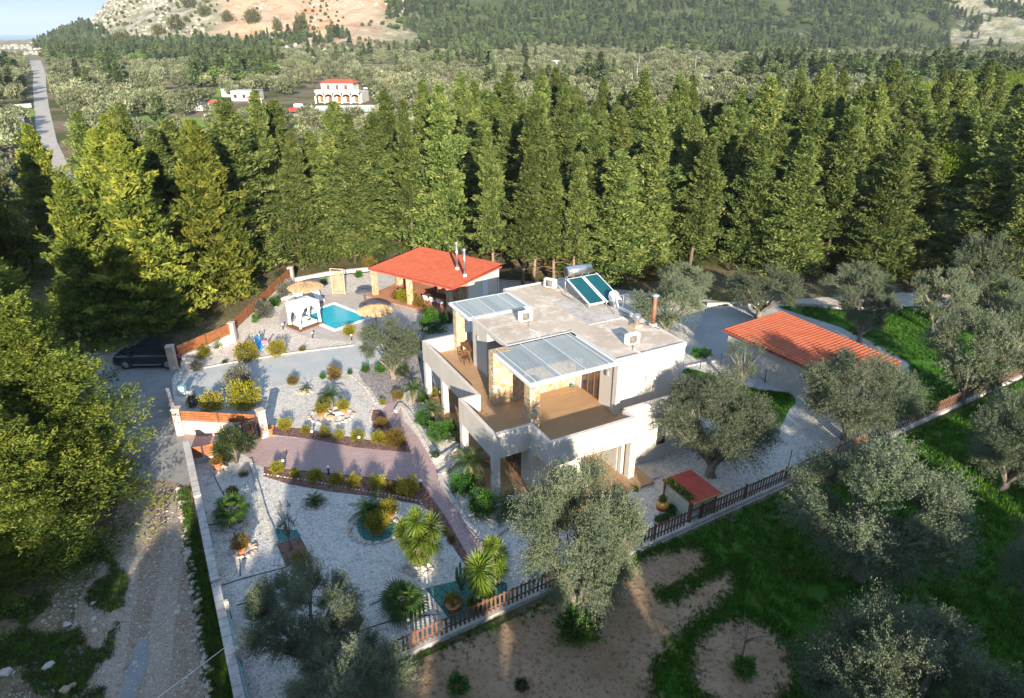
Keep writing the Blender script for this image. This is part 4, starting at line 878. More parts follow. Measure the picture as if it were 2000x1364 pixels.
# ============================================================ POOL AREA
pool=empty('swimming_pool',(0,0,0),0,'small rectangular swimming pool with bright turquoise water and white coping','swimming pool')
pq=[Vector(g6(*p)) for p in ((525,715),(765,650),(1200,835),(925,940))]
e1=((pq[2]-pq[1])+(pq[3]-pq[0])).normalized(); e2=Vector((-e1.y,e1.x)); po=pq[1]; 
pa=R(-41); e1=Vector((math.cos(pa),math.sin(pa))); e2=Vector((math.sin(pa),-math.cos(pa)))   # e1 along, e2 towards the house
Tp=lambda a,b:(po.x+e1.x*a+e2.x*b,po.y+e1.y*a+e2.y*b)
PLn=(pq[2]-pq[1]).dot(e1); PWd=3.3
qd=lambda a0,a1,b0,b1:[Tp(a0,b0),Tp(a1,b0),Tp(a1,b1),Tp(a0,b1)]
for q in (qd(-.3,PLn+.3,-.3,0),qd(-.3,PLn+.3,PWd,PWd+.3),qd(-.3,0,0,PWd),qd(PLn,PLn+.3,0,PWd)): MB().prism(q,.0,.075).build('coping',m_curt,pool)
MB().prism(qd(0,PLn,0,PWd),.016,.045).build('water',m_pool,pool)
MB().prism(qd(.0,.5,PWd-1.2,PWd-.2),.045,.06).build('step',m_curt,pool)
# canopy day bed
gzc=[Vector(g6(*p,.0)) for p in ((180,955),(320,1022),(635,905))]
ga_=math.atan2((gzc[2]-gzc[1]).y,(gzc[2]-gzc[1]).x); gl=(gzc[2]-gzc[1]).length; gd=(gzc[0]-gzc[1]).length*1.0; gd=max(1.9,gd)
gz=empty('canopy_day_bed',(gzc[1].x,gzc[1].y,0),ga_,'white curtained canopy day bed on a dark wooden platform beside the pool','day bed')
for k in range(9): B('deck_board',m_wood,gz,gl*k/9+.008,gl*(k+1)/9-.008,0,gd,.10,.16)
B('deck_frame',m_wood,gz,.03,gl-.03,.03,gd-.03,0,.098)
for x in (.3,gl-.25):
    for y in (.3,gd-.25): B('post',m_metalw,gz,x-.03,x+.03,y-.03,y+.03,.16,2.05)
x0,x1,y0,y1=.2,gl-.15,.2,gd-.15; cx,cy=(x0+x1)/2,(y0+y1)/2
n=10; vs=[];fs=[]
for i in range(n+1):
    for j in range(n+1):
        a,b=i/n,j/n; hgt_=max(abs(a-.5),abs(b-.5))*2
        vs.append((x0+(x1-x0)*a,y0+(y1-y0)*b,2.36-.22*hgt_-.03*math.sin(hgt_*PI)))
for i in range(n):
    for j in range(n): a=i*(n+1)+j; fs.append((a,a+n+1,a+n+2,a+1))
MB().add(vs,fs,True).build('canopy',m_curt,gz)
def curtain(p,q,top,shape,name='curtain'):
    # draped cloth from p to q along the top edge, hem height given by shape(s)
    vs=[];fs=[];n=36;m_=8; dx=(q[0]-p[0]);dy=(q[1]-p[1]);L=math.hypot(dx,dy);nx,ny=-dy/L,dx/L
    for i in range(n+1):
        s=i/n; hem=shape(s)
        for j in range(m_+1):
            t=j/m_; w=.035*math.sin(s*46)*t; vs.append((p[0]+dx*s+nx*w,p[1]+dy*s+ny*w,top-(top-hem)*t))
    for i in range(n):
        for j in range(m_): a=i*(m_+1)+j; fs.append((a,a+1,a+m_+2,a+m_+1))
    MB().add(vs,fs,True).build(name,m_curt,gz)
sw=lambda s: .25+1.65*(abs(math.sin(PI*min(1,max(0,s)))))**.55
curtain((x0,y0),(x1,y0),2.13,sw); curtain((x0,y1),(x1,y1),2.13,lambda s:1.85); curtain((x0,y0),(x0,y1),2.13,lambda s:.3+1.2*abs(math.sin(PI*s))**.7); curtain((x1,y0),(x1,y1),2.13,sw)
for x,y in ((x0+.02,y0+.02),(x1-.02,y0+.02),(x0+.02,y1-.02),(x1-.02,y1-.02)): MB().tube([(x,y,2.1),(x,y,1.2),(x,y,.9),(x,y,.2)],[.10,.07,.05,.13],8).build('tied_curtain',m_curt,gz)
MB().bev(.4,gl-.35,.4,gd-.35,.17,.42,.05).build('mattress',M('pale_mint_fabric',(.55,.66,.62),(.62,.72,.68),2,.9,.01),gz)
MB().bev(.55,1.0,gd-.85,gd-.5,.43,.6,.05).build('pillow',m_curt,gz); MB().bev(1.2,1.65,gd-.85,gd-.5,.43,.6,.05).build('pillow',m_curt,gz); MB().bev(gl*.6,gl*.6+.25,gd*.4,gd*.4+.15,.43,.5,.02).build('folded_towel',m_dark,gz)
# thatched parasols
def parasol(x,y,r,h,label,mat=m_thatch,cat='parasol',dome=.42):
    t=empty('thatched_parasol' if mat is m_thatch else 'parasol',(x,y,0),0,label,cat,'parasols round the pool')
    MB().tube([(0,0,0),(0,0,h+dome-.1)],.05,8).build('pole',m_wood,t)
    MB().lathe([(r*.97,h-.06),(r,h),(r*.82,h+dome*.35),(r*.5,h+dome*.72),(r*.2,h+dome*.94),(.03,h+dome)],26).build('canopy',mat,t)
    if mat is m_thatch:
        g=np.random.default_rng(int(x*10)%97); n=2600; a=g.random(n)*6.283; q=np.sqrt(g.random(n)); 
        c=np.stack([np.cos(a)*q*r,np.sin(a)*q*r,h+dome*(1-q**1.6)+.02],1); d=np.stack([np.cos(a),np.sin(a),-.55*q-.1],1)+g.normal(size=(n,3))*.14
        link('thatch_straw',quads('thatch_straw',c,d,.34,.04,m_strawl),t)
    MB().lathe([(.0,h-.4),(.12,h-.38),(.0,h-.34)],8).build('ring',m_wood,t)
m_strawl=leafmat('straw',(.34,.22,.12),(.52,.37,.22),(.70,.54,.36),.15)
x,y=g6(1310,690,2.35); parasol(x,y,1.35,2.1,'thatched parasol by the near right end of the pool')
x,y=g6(378,380,2.35); parasol(x,y,1.45,2.1,'larger thatched parasol shading the loungers beyond the day bed')
x,y=g6(1160,440,2.3); parasol(x,y,.72,2.1,'small dark grey parasol between the pool and the pavilion',M('charcoal_fabric',(.07,.08,.085),(.10,.11,.115),2,.9,.01),dome=.16)
lp=g6(1180,520); lt=empty('low_round_table',(lp[0],lp[1],0),0,'low pale round table under the small dark parasol','table'); MB().lathe([(0,.40),(.45,.40),(.45,.45),(0,.45)],18).build('tabletop',m_curt,lt); MB().tube([(0,0,0),(0,0,.4)],.05,8).build('leg',m_grey,lt)
def lounger(px,py,rz,label):
    x,y=g6(px,py); t=empty('sun_lounger',(x,y,0),rz,label,'sun lounger','sun loungers beyond the day bed')
    MB().box(-.32,.32,-.95,.95,.25,.30).build('frame',m_metalw,t)
    for a,b in ((-.28,-.85),(.28,-.85),(-.28,.5),(.28,.5)): B('leg',m_metalw,t,a-.02,a+.02,b-.02,b+.02,0,.25)
    MB().bev(-.3,.3,-.93,.3,.30,.37,.03).build('mattress',m_curt,t)
    MB().add([(-.3,.3,.31),(.3,.3,.31),(.3,.92,.68),(-.3,.92,.68),(-.3,.27,.37),(.3,.27,.37),(.3,.88,.75),(-.3,.88,.75)],[(3,2,1,0),(4,5,6,7),(0,1,5,4),(1,2,6,5),(2,3,7,6),(3,0,4,7)]).build('backrest',m_curt,t)
    MB().bev(-.25,.25,.6,.85,.70,.80,.03).build('pillow',m_grey,t)
lounger(330,590,R(35),'left sun lounger with grey pillow beyond the day bed'); lounger(560,590,R(30),'right sun lounger with grey pillow nearest the pool'); lounger(190,575,R(-20),'sun lounger by the planting, half under the larger thatched parasol')
# lattice screen
x,y=g6(835,515); ls=empty('lattice_screen',(x,y,0),R(-8),'pale wooden lattice trellis standing in the pool yard','trellis')
for a in (-.62,.58): B('upright',m_pine,ls,a,a+.05,-.03,.03,0,2.5)
for z in (.12,2.15,2.44): B('rail',m_pine,ls,-.57,.58,-.02,.02,z,z+.05)
for k in range(17):
    z0=.17+k*.16-1.15
    for s_ in (1,-1):
        a=(-.57 if s_>0 else .57,z0); b=(a[0]+s_*1.14,z0+1.14)
        lo,hi=max(0,(.17-a[1])/1.14),min(1,(2.15-a[1])/1.14)
        if hi>lo+.05:
            p=[(a[0]+s_*1.14*q,a[1]+1.14*q) for q in (lo,hi)]; y=.012*s_
            MB().tube([(p[0][0],y,p[0][1]),(p[1][0],y,p[1][1])],.024,4).build('lath',m_pine,ls)
x,y=g6(925,520); t=empty('outdoor_shower',(x,y,0),0,'slim shower post right beside the lattice trellis','shower'); MB().tube([(0,0,0),(0,0,2.15),(0,-.15,2.25),(0,-.4,2.2)],.025,6).build('pipe',m_grey,t); MB().lathe([(.0,.0),(.12,0),(.03,.05)],10).build('shower_head',m_grey,t,loc=(0,-.4,2.12)); MB().lathe([(0,0),(.14,0),(.14,.02),(0,.02)],10).build('foot',m_grey,t)
def bollard(p,label):
    t=empty('garden_light',(p[0],p[1],0),0,label,'garden light','small bollard lights in the garden')
    MB().tube([(0,0,0),(0,0,.42)],.045,8).build('post',m_dark,t); MB().lathe([(.05,.42),(.085,.44),(.085,.5),(.02,.56),(0,.56)],10).build('head',m_curt,t)
for f,px,py,l in ((g6,90,985,'bollard light left of the day bed'),(g6,485,1100,'bollard light in front of the day bed'),(g6,1003,1130,'bollard light in front of the pool, near the yellow shrub'),(g4,1245,655,'bollard light on the upper edge of the pink driveway, second shrub gap'),(g4,1523,690,'bollard light on the upper edge of the pink driveway, near the last shrubs'),(g4,1075,830,'dark bollard at the left end of the lower shrub row'),(g4,1340,868,'dark bollard between third and fourth shrub of the lower row'),(g4,1885,950,'dark bollard at the right end of the lower shrub row'),(g2,70,775,'dark bollard at the head of the lower path')): bollard(f(px,py),l)
# toys by the yellow bush
x,y=g3(480,735); t=empty('toy_slide',(x,y,0),R(30),'blue plastic toy slide between two yellow shrubs','toy slide')
m_blue=M('blue_plastic',(.02,.22,.55),(.03,.28,.65),2,.4,0)
MB().add([(-.2,-.5,.02),(.2,-.5,.02),(.2,.3,.7),(-.2,.3,.7),(-.2,-.5,.07),(.2,-.5,.07),(.2,.3,.76),(-.2,.3,.76)],[(3,2,1,0),(4,5,6,7),(0,1,5,4),(1,2,6,5),(2,3,7,6),(3,0,4,7)]).build('chute',m_blue,t)
for s_ in (-.22,.18): B('side_frame',m_curt,t,s_,s_+.04,.3,.45,0,.95)
x,y=g3(520,730); t=empty('toy_horse',(x,y,0),R(0),'pink and white toy beside the blue slide','toy'); MB().bev(-.25,.25,-.08,.08,.25,.5,.05).build('body',bpy.data.materials['pink_plastic'],t); MB().tube([(.2,0,.45),(.32,0,.75),(.42,0,.72)],.06,6).build('head',bpy.data.materials['pink_plastic'],t)
for a in (-.2,.18):
    for b in (-.06,.06): MB().tube([(a,b,.28),(a,b,0)],.03,5).build('leg',m_curt,t)
x,y=g4(480,400); t=empty('utility_cabinet',(x,y,0),0,'pale blue water meter cabinets against the roadside wall','cabinet')
MB().bev(-.2,.2,-.15,.15,0,.8,.03).build('cabinet',M('pale_blue_paint',(.25,.45,.50),(.30,.52,.56),2,.6,0),t); MB().bev(.3,.75,-.2,.15,0,.4,.03).build('cabinet',m_grey,t); B('door',m_curt,t,-.16,.16,-.165,-.152,.1,.7)
# ============================================================ CAR
def car():
    t=empty('parked_car',(-26.2,44.8,0),R(2),'dark blue black SUV parked on the road beyond the pinkish pillar','car')
    m_car,tt,p=newmat('dark_car_paint',.2,.6); p.inputs['Base Color'].default_value=(.008,.012,.022,1); p.inputs['Coat Weight'].default_value=.6
    L=2.35
    prof=[(-L,.45),(-L+.02,.95),(-L+.25,1.05),(-.9,1.10),(L-.3,1.08),(L-.02,.95),(L,.45),(L-.15,.30),(-L+.15,.30)]
    def loft(prof,ws,nm,mat):
        vs=[];fs=[];n=len(prof)
        for y,k in ws:
            for x,z in prof: vs.append((x*(.985 if abs(y)>.9 else 1),y,z if z<.6 else z-k))
        for j in range(len(ws)-1):
            for i in range(n): a=j*n+i;b=j*n+(i+1)%n; fs.append((a,b,b+n,a+n))
        fs+= [tuple(range(n)),tuple(range(len(vs)-n,len(vs)))[::-1]]
        return MB().add(vs,fs).build(nm,mat,t)
    body=loft(prof,[(-.93,.12),(-.86,.02),(0,0),(.86,.02),(.93,.12)],'body',m_car)
    cab=[(-1.45,1.09),(-.75,1.62),(-.5,1.68),(1.35,1.66),(1.75,1.60),(2.15,1.07)]
    loft(cab,[(-.80,.0),(-.70,.0),(.70,0),(.80,.0)],'cabin',m_car)
    for s_ in (-1,1):
        y=s_*.806
        for x0,x1,u0,u1 in ((-1.1,-.1,-.62,-.1),(-.02,.85,-.02,.85),(.93,1.75,.93,1.55)):
            MB().add([(x0,y,1.13),(x1,y,1.13),(u1,y*.995,1.56),(u0,y*.995,1.56)],[(0,1,2,3),(3,2,1,0)]).build('side_window',m_glass,t)
        for x in (-1.5,1.45):
            w=MB().tube([(x,s_*.72,.36),(x,s_*.945,.36)],.36,20).build('wheel',m_dark,t); MB().tube([(x,s_*.94,.36),(x,s_*.955,.36)],.23,12).build('rim',m_steel,w)
        B('door_handle',m_steel,t,-.3,-.15,min(y,y*1.17),max(y,y*1.17),.9,.93); MB().bev(-1.15,-.95,min(s_*.9,s_*1.08),max(s_*.9,s_*1.08),1.1,1.24,.02).build('mirror',m_car,t)
        MB().bev(-L-.02,-L+.25,min(s_*.55,s_*.85),max(s_*.55,s_*.85),.8,.94,.03).build('headlight',m_curt,t); MB().bev(L-.2,L+.015,min(s_*.65,s_*.86),max(s_*.65,s_*.86),.8,1.0,.03).build('tail_light',m_red,t)
        B('running_board',m_grey,t,-1.0,1.0,min(s_*.9,s_*.98),max(s_*.9,s_*.98),.32,.38)
    MB().add([(-1.42,-.68,1.13),(-1.42,.68,1.13),(-.78,.62,1.61),(-.78,-.62,1.61)],[(0,1,2,3),(3,2,1,0)]).build('windscreen',m_glass,t)
car()
# ============================================================ SHRUBS, POTS, PALMS, YUCCAS
BALL={}
def ballm(key):
    if key not in BALL:
        mt={'ye':m_leaf_ye,'or':m_leaf_or,'gn':m_leaf_gn,'gy':m_leaf_gy,'dk':m_leaf_dk}[key]
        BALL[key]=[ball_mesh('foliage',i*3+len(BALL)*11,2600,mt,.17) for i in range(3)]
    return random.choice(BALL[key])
ZS={}
def depth(Y): return Y*math.cos(PT)+HC*math.sin(PT)
def shrub(f,s,px,py,r,key,label,group=None,cat='shrub',name='round_shrub',sz=1.0):
    x,y=f(px,py+r*.62); rm=r/s*depth(y)/F
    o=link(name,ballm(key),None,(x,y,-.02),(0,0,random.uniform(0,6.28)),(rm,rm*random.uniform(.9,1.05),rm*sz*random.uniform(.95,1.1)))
    return tag(o,label,cat,group)
ordn=['first','second','third','fourth','fifth','sixth','seventh']
for i,(x,y,r) in enumerate([(1083,570,40),(1207,605,28),(1317,618,33),(1403,632,31),(1512,640,40),(1640,650,45),(1738,655,60)]):
    shrub(g4,3.03,x,y,r,'ye' if i<6 else 'or',(ordn[i]+' yellow green shrub from the gate in the row above the pink driveway') if i<6 else 'large olive brown clipped shrub ending the row above the pink driveway','shrubs above the pink driveway')
for i,(x,y,r) in enumerate([(1035,825,42),(1143,862,31),(1262,875,46),(1385,895,42),(1490,905,45),(1627,918,47),(1715,945,38),(1812,940,66)]):
    shrub(g4,3.03,x,y,r,'ye' if i!=6 else 'or',(ordn[i]+' yellow green shrub from the gate in the row below the pink driveway') if i<6 else ('darker shrub squeezed between two bigger ones in the lower row','largest yellow green shrub at the head of the straight path')[i-6],'shrubs below the pink driveway')
for a in ((1127,312,33,'or','olive brown round shrub at the driveway edge, left of its twin'),(1373,268,44,'or','larger olive brown round shrub at the driveway edge near the big olive'),
    (650,440,68,'ye','yellowish shrub behind the slatted entrance wall'),(850,410,95,'ye','tall loose yellow green shrub behind the entrance wall'),(815,310,78,'gy','grey leaved shrub rising behind the tall loose yellow shrub'),
    (860,150,66,'ye','bright yellow shrub on the driveway edge beside the blue toy slide'),(1040,128,52,'ye','bright yellow shrub right of the pink toy'),(1185,130,20,'or','small ochre shrub on the pool side of the driveway'),
    (1462,20,38,'ye','yellow shrub touching the near corner of the pool'),(590,150,42,'ye','yellow shrub at the foot of the slatted wall'),(725,205,16,'dk','tiny dark shrub on the driveway kerb'),(560,230,34,'gy','low grey plant near the roadside pillar'),
    (1305,290,20,'gn','small green tuft on the driveway edge'),(1465,265,16,'gn','little green sprig on the driveway edge'),(1560,245,26,'gn','bright green weed under the big olive by the villa'),(1650,240,34,'gn','bright green ground plant under the olive'),(1750,400,34,'or','ochre grass clump by the curved path'),(1660,440,20,'ye','small yellow agave by the curved path'),(1775,250,40,'dk','dark shrub between the olive and the villa'),(540,440,40,'gy','grey plant by the meter cabinets'),
    (740,765,42,'dk','low dark shrub at the foot of the cloud pruned tree'),(840,860,26,'gy','small grey clump in the left gravel'),(1655,560,34,'or','brownish plant in the wedge shaped bed')):
    shrub(g4,3.03,*a)
for a in ((1460,1185-70,0,'',''),):
    pass
for a in ((1370,430,56,'ye','yellow green shrub at the pavilion post'),(1310,430,30,'or','reddish bare shrub left of the pavilion post'),(1440,470,34,'or','reddish bare shrub in front of the dining chairs'),(1525,590,80,'gn','big dark green bush between the pool deck and the villa'),(1497,525,32,'ye','yellow crowned plant on top of the dark green bush'),(1610,560,40,'dk','dark plant against the villa terrace corner'),
    (650,400,58,'gy','silvery grey tree shaped shrub near the loungers'),(575,465,36,'gn','green agave clump by the slatted wall'),(500,520,60,'gy','grey loose shrub left of the day bed'),(440,565,34,'gn','green clump along the slatted wall'),(320,645,40,'gn','leafy clump along the slatted wall, nearer the car'),(210,720,44,'gn','leafy clump at the foot of the slatted wall'),(140,760,40,'ye','yellow leaved shrub near the roadside pillar end of the wall'),(1080,300,24,'gn','low green plant under the back wall'),(870,340,22,'gn','low plant behind the lounger parasol')):
    shrub(g3,3.077,*a)
for a in ((190,415,72,'gn','bright green round shrub by the curved path, just above the big villa column'),(95,330,58,'gn','green shrub under the small palm in the raised bed'),(90,195,34,'gn','small green shrub at the top of the raised bed'),(265,380,46,'gn','leafy green plant beside the bright round shrub'),(345,750,82,'gn','green shrub under the drooping palm by the entrance'),(470,885,98,'gn','largest bright green clipped ball in front of the villa'),(160,160,38,'ye','yellow green plant seen between the villa columns'),
    (1465,780,22,'gn','small green plant at the foot of the right villa column'),(1620,975,30,'gn','dark green potted leaves beside the shed'),(1250,-999,1,'gn','')):
    if a[4]: shrub(g2,3.327,*a)
shrub(g5,2.707,1500,850,46,'ye','yellow green bushy plant in a pot on the teal gravel'); shrub(zf(0,0,1),1,895,1335,22,'gn','isolated green weed clump on the raked soil'); shrub(zf(0,0,1),1,1018,1335,14,'dk','small weed on the raked soil right of the clump')
shrub(zf(0,0,1),1,1128,1215,42,'gn','grass tuft at the foot of the sunlit olive'); shrub(zf(0,0,1),1,1360,605+85,12,'gn','small plant near the back yard kerb'); shrub(zf(0,0,1),1,1378,690,11,'gn','tiny plant at the edge of the back yard')
def cloud_tree():
    c=g4(795,800); t=empty('cloud_pruned_tree',(c[0],c[1],0),0,'dark cloud pruned tree with three round heads by the gate','topiary tree')
    MB().tube([(0,0,0),(.05,0,.8),(-.1,0,1.5)],[.10,.08,.05],7).tube([(.05,0,.7),(.55,-.1,1.15)],[.06,.04],6).tube([(.03,0,.5),(-.5,.1,.8)],[.05,.03],6).build('trunk',m_bark,t)
    for x,y,z,r in ((-.15,0,1.25,.62),(.72,-.15,.9,.6),(-.75,.1,.4,.52)): link('foliage_ball',ballm('dk'),t,(x,y,z),(0,0,x*9),(r,r,r))
cloud_tree()
def pot(f,px,py,r,label,key='or',h=.42,pr_=.24,plant=True,mat=None):
    x,y=f(px,py); t=empty('potted_plant' if plant else 'pot',(x,y,0),0,label,'potted plant' if plant else 'pot')
    MB().lathe([(pr_*.62,0),(pr_*.8,h*.4),(pr_,h*.85),(pr_*1.12,h*.88),(pr_*1.12,h),(pr_*.95,h),(pr_*.9,h*.9),(0,h*.88)],16).build('pot',mat or m_pot,t)
    if plant: link('plant',ballm(key),t,(0,0,h*.75),(0,0,px),(r,r,r))
pot(g4,1325,480,.42,'terracotta pot with ochre plant just left of the palm trunk in the upper bed'); pot(g4,1297,530,.40,'terracotta pot with yellowish plant on the lower left of the palm ring','ye'); pot(g4,1430,508,.40,'terracotta pot with yellowish plant on the right of the palm ring','ye')
pot(g4,990,632,.16,'terracotta pot at the foot of the tall gate pillar','or',.5,.3); pot(g4,688,835,.32,'orange pot with yellow plant below the cloud pruned tree'); pot(g4,780,1020,.3,'rusty pot behind the left palm'); pot(g4,830,1335,.42,'rusty orange pot with red plant in the left gravel strip')
pot(g4,1702,1130,.48,'pot with yellow green plant on the right of the teal island','ye'); pot(g4,1632,1225,.55,'pot with ochre plant at the front of the teal island','ye'); pot(g4,1590,1140,.4,'pot behind the cycad on the teal island','gn')
pot(g5,700,695,.4,'terracotta pot with leaning plant below the square bed','ye',.5,.3); pot(g5,1503,905,.1,'terracotta pot under the bushy plant on teal gravel','ye',.4,.28); pot(g5,990,1000,.3,'small rusty pot half hidden behind the dark olive')
pot(g2,172,600,.26,'white pot of dark red flowers at the entrance path corner','dk',.32,.2,True,m_curt)
pot(g2,230,1080,.20,'small barrel cactus in the lower bed','ye',.06,.1); pot(g2,272,1130,.2,'small ball cactus lower down the bed','or',.06,.1)
def urn():
    c=zf(1100,800,5.457)(1045,1105); t=empty('striped_planter',(c[0],c[1],0),0,'red, white and yellow banded planter barrel beside the shed','planter')
    MB().lathe([(.22,0),(.27,.2),(.29,.3)],18).build('white_band',m_curt,t); MB().lathe([(.29,.3),(.33,.5)],18).build('red_band',m_red,t)
    MB().lathe([(.33,.5),(.30,.68),(.26,.72),(.0,.70)],18).build('yellow_band',bpy.data.materials['yellow_wood'],t); link('plant',ballm('dk'),t,(0,0,.68),(0,0,0),(.2,.2,.25))
urn()
for q,(px,py,l) in enumerate(((1120,1120,'small terracotta pot right of the striped planter'),(1165,1110,'pale stone pot beside the shed slats'),(1080,1215,'white pot behind the picket fence by the shed'),(1150,1170,'little clay pot nearest the shed corner'))): pot(zf(1100,800,5.457),px,py,.22,l,'gn',.25,.15,True,m_pot if q%2==0 else m_curt)
# palms -------------------------------------------------------
def frond_mesh(L,droop,nl,lw,ll,seed,up=.5):
    g=np.random.default_rng(seed); V=[];Fc=[]
    P=[np.array([L*s*math.cos(up*(1-s)),0,L*(math.sin(up)*s*1.15-droop*s*s)]) for s in np.linspace(0,1,nl+1)]
    for i in range(1,nl+1):
        p=P[i]; d=P[i]-P[i-1]; d/=np.linalg.norm(d); s=i/nl; l=ll*math.sin(PI*min(.95,.15+.8*s))**.6
        for sg in (-1,1):
            t=d*.55+np.array([0,sg*1.0,.22-.35*s]); t/=np.linalg.norm(t); t=t*l*(.9+.2*g.random()); w=d*lw
            n=len(V); V+= [p,p+t*.5+w*.5,p+t+np.array([0,0,-.12*l]),p+t*.5-w*.5]; Fc.append((n,n+1,n+2,n+3))
    for i in range(nl):
        n=len(V); w=np.array([0,.018,0]); V+= [P[i]-w,P[i]+w,P[i+1]+w*.6,P[i+1]-w*.6]; Fc.append((n,n+1,n+2,n+3))
    me=bpy.data.meshes.new('frond'); me.from_pydata([tuple(v) for v in V],[],Fc); me.materials.append(m_leaf_pm)
    a=me.attributes.new('v','FLOAT','FACE'); a.data.foreach_set('value',np.clip(.45+.25*g.normal(size=len(Fc)),0,1).astype(np.float32)); return me
FR=[frond_mesh(1.0,.55,22,.035,.22,i,.55) for i in range(3)]
def fan_mesh(seed):
    g=np.random.default_rng(seed); V=[(0,0,0),(.36,-.012,.0),(.36,.012,.0)];Fc=[(0,1,2)]
    for k in range(17):
        a=(k-8)/8*1.75; c=np.array([.34,0,0]); d=np.array([math.cos(a),math.sin(a),0]); s=np.array([-math.sin(a),math.cos(a),0]); l=.62*(.85+.15*math.cos(a))
        n=len(V); V+= [tuple(c),tuple(c+d*l*.55+s*.04),tuple(c+d*l+np.array([0,0,-.10-.05*g.random()])),tuple(c+d*l*.55-s*.04)]; Fc.append((n,n+1,n+2,n+3))
    me=bpy.data.meshes.new('frond'); me.from_pydata(V,[],Fc); me.materials.append(m_leaf_pm)
    a=me.attributes.new('v','FLOAT','FACE'); a.data.foreach_set('value',np.clip(.5+.25*g.normal(size=len(Fc)),0,1).astype(np.float32)); return me
FAN=[fan_mesh(i) for i in range(2)]
def palm(c,th,L,nf,label,fan=False,tr=.13,cat='palm'):
    t=empty('palm_tree',(c[0],c[1],0),random.uniform(0,6),label,cat)
    b=MB(); b.tube([(0,0,-.05),(.02,0,th*.5),(0,.02,th)],[tr*1.15,tr,tr*1.05],9)
    for k in range(int(th/.09)):
        z=.05+k*.09; b.lathe([(tr*1.0,z),(tr*1.22,z+.04),(tr*1.0,z+.055)],9)
    b.build('trunk',m_barkr,t)
    for k in range(nf):
        ring_=k/nf; az=k*2.39996; el=R(70)-R(95)*ring_ + random.gauss(0,.06)
        me=random.choice(FAN if fan else FR); s=L*random.uniform(.88,1.1)*(.75+.25*ring_)
        o=link('frond',me,t,(0,0,th),None,(s,s,s)); o.rotation_euler=Euler((random.gauss(0,.15),-el+(.45 if not fan else 0),az),'XYZ')
palm(g4(1357,480),.95,1.05,22,'palm with a short trunk rising from the rock oval in the upper gravel bed'); palm(g4(1207,378),.25,.65,14,'small low palm in the upper gravel bed')
palm(g4(785,1150),.75,1.25,20,'palm with yellowing lower leaves in the left gravel strip',True); palm(g4(1258,1045),.2,.72,26,'low bushy palm alone in its rock ring')
palm(g4(1600,1120),.35,1.35,30,'large dark drooping cycad on the teal island'); palm(g5(1240,905),.65,1.25,22,'fan palm beside the lower kerb',True); palm(g5(490,885),.25,.95,18,'green fan palm left of the dark shaded olive',True)
palm(g4(1845,440),.95,1.05,20,'palm with bare trunk at the top of the curved path'); palm(g2(150,350),.9,1.0,20,'palm leaning over the raised bed'); palm(g2(400,720),1.1,1.35,24,'drooping palm with brown tips by the entrance column'); palm(g2(640,960),.5,1.25,24,'dark palm behind the big green ball, under the villa corner'); palm(g2(290,470),.3,.7,14,'tiny palm in the raised bed gravel')
# yuccas ------------------------------------------------------
def rosette(seed,n=150,L=.62):
    g=np.random.default_rng(seed); V=[];Fc=[]
    for k in range(n):
        el=R(88)-R(135)*(k/n)**.9; az=k*2.39996; d=np.array([math.cos(az)*math.cos(el),math.sin(az)*math.cos(el),math.sin(el)]); s=np.array([-math.sin(az),math.cos(az),0])*.024
        l=L*(.8+.3*g.random()); o=np.array([0,0,.25-.45*k/n]); m_=o+d*l*.55; e=o+d*l+np.array([0,0,-.10*l])
        q=len(V); V+= [tuple(o-s*.6),tuple(o+s*.6),tuple(m_+s),tuple(e),tuple(m_-s)]; Fc.append((q,q+1,q+2,q+3,q+4))
    me=bpy.data.meshes.new('leaf_rosette'); me.from_pydata(V,[],Fc); me.materials.append(m_leaf_yu)
    vv=np.clip(.75-.5*np.arange(n)/n+.18*g.normal(size=n)+.35*(np.arange(n)/n>.8),0,1)
    a=me.attributes.new('v','FLOAT','FACE'); a.data.foreach_set('value',vv.astype(np.float32)); return me
ROS=[rosette(i) for i in range(3)]
def yucca(f,base,heads,label,r=1.0):
    c=f(*base); t=empty('yucca',(c[0],c[1],0),0,label,'yucca'); 
    for px,py,s in heads:
        best=None
        for k in range(40):           # height at which the head sits near the clump's own plane
            z=.15+k*.08; q=f(px,py,z); d=abs(q[1]-c[1]-(.25*math.sin(px)))
            if best is None or d<best[0]: best=(d,z,q)
        _,z,q=best; x,y=q[0]-c[0],q[1]-c[1]
        MB().tube([(x*.25,y*.25,-.05),(x*.6,y*.6,z*.5),(x,y,z)],[.09,.07,.06],6,False).build('trunk',m_bark,t)
        link('leaf_rosette',random.choice(ROS),t,(x,y,z),(0,0,px),(s,s,s))
yucca(g5,(1310,675),[(1240,480,1.0),(1305,425,1.05),(1385,460,1.15),(1300,590,1.0),(1385,540,1.1),(1330,520,1.0),(1260,540,.8),(1345,600,.9)],'big clump of yellow green yuccas at the edge of the gravel bed')
yucca(g5,(1635,890),[(1640,690,1.45),(1640,770,.9),(1600,860,.6),(1690,810,.7)],'tallest yucca standing on teal gravel by the fence')
yucca(g5,(1740,760),[(1735,610,1.25),(1700,560,.8),(1750,680,.8)],'yucca behind the tallest one, next to the sunlit olive')
t=empty('columnar_cactus',(*g5(1545,790),0),0,'tall branching cactus beside the yuccas','cactus')
for x,y,z0_,h in ((0,0,0,1.5),(.18,.05,.4,.8),(-.16,.04,.5,.7),(.05,-.15,.3,.6)):
    MB().tube([(x*.3,y*.3,z0_*.6),(x,y,z0_+.1),(x,y,z0_+h)],[.07,.085,.05],8).build('stem',m_leaf_gn if False else M('cactus_skin',(.05,.10,.04),(.08,.14,.06),4,.7,.01) if not bpy.data.materials.get('cactus_skin') else bpy.data.materials['cactus_skin'],t)
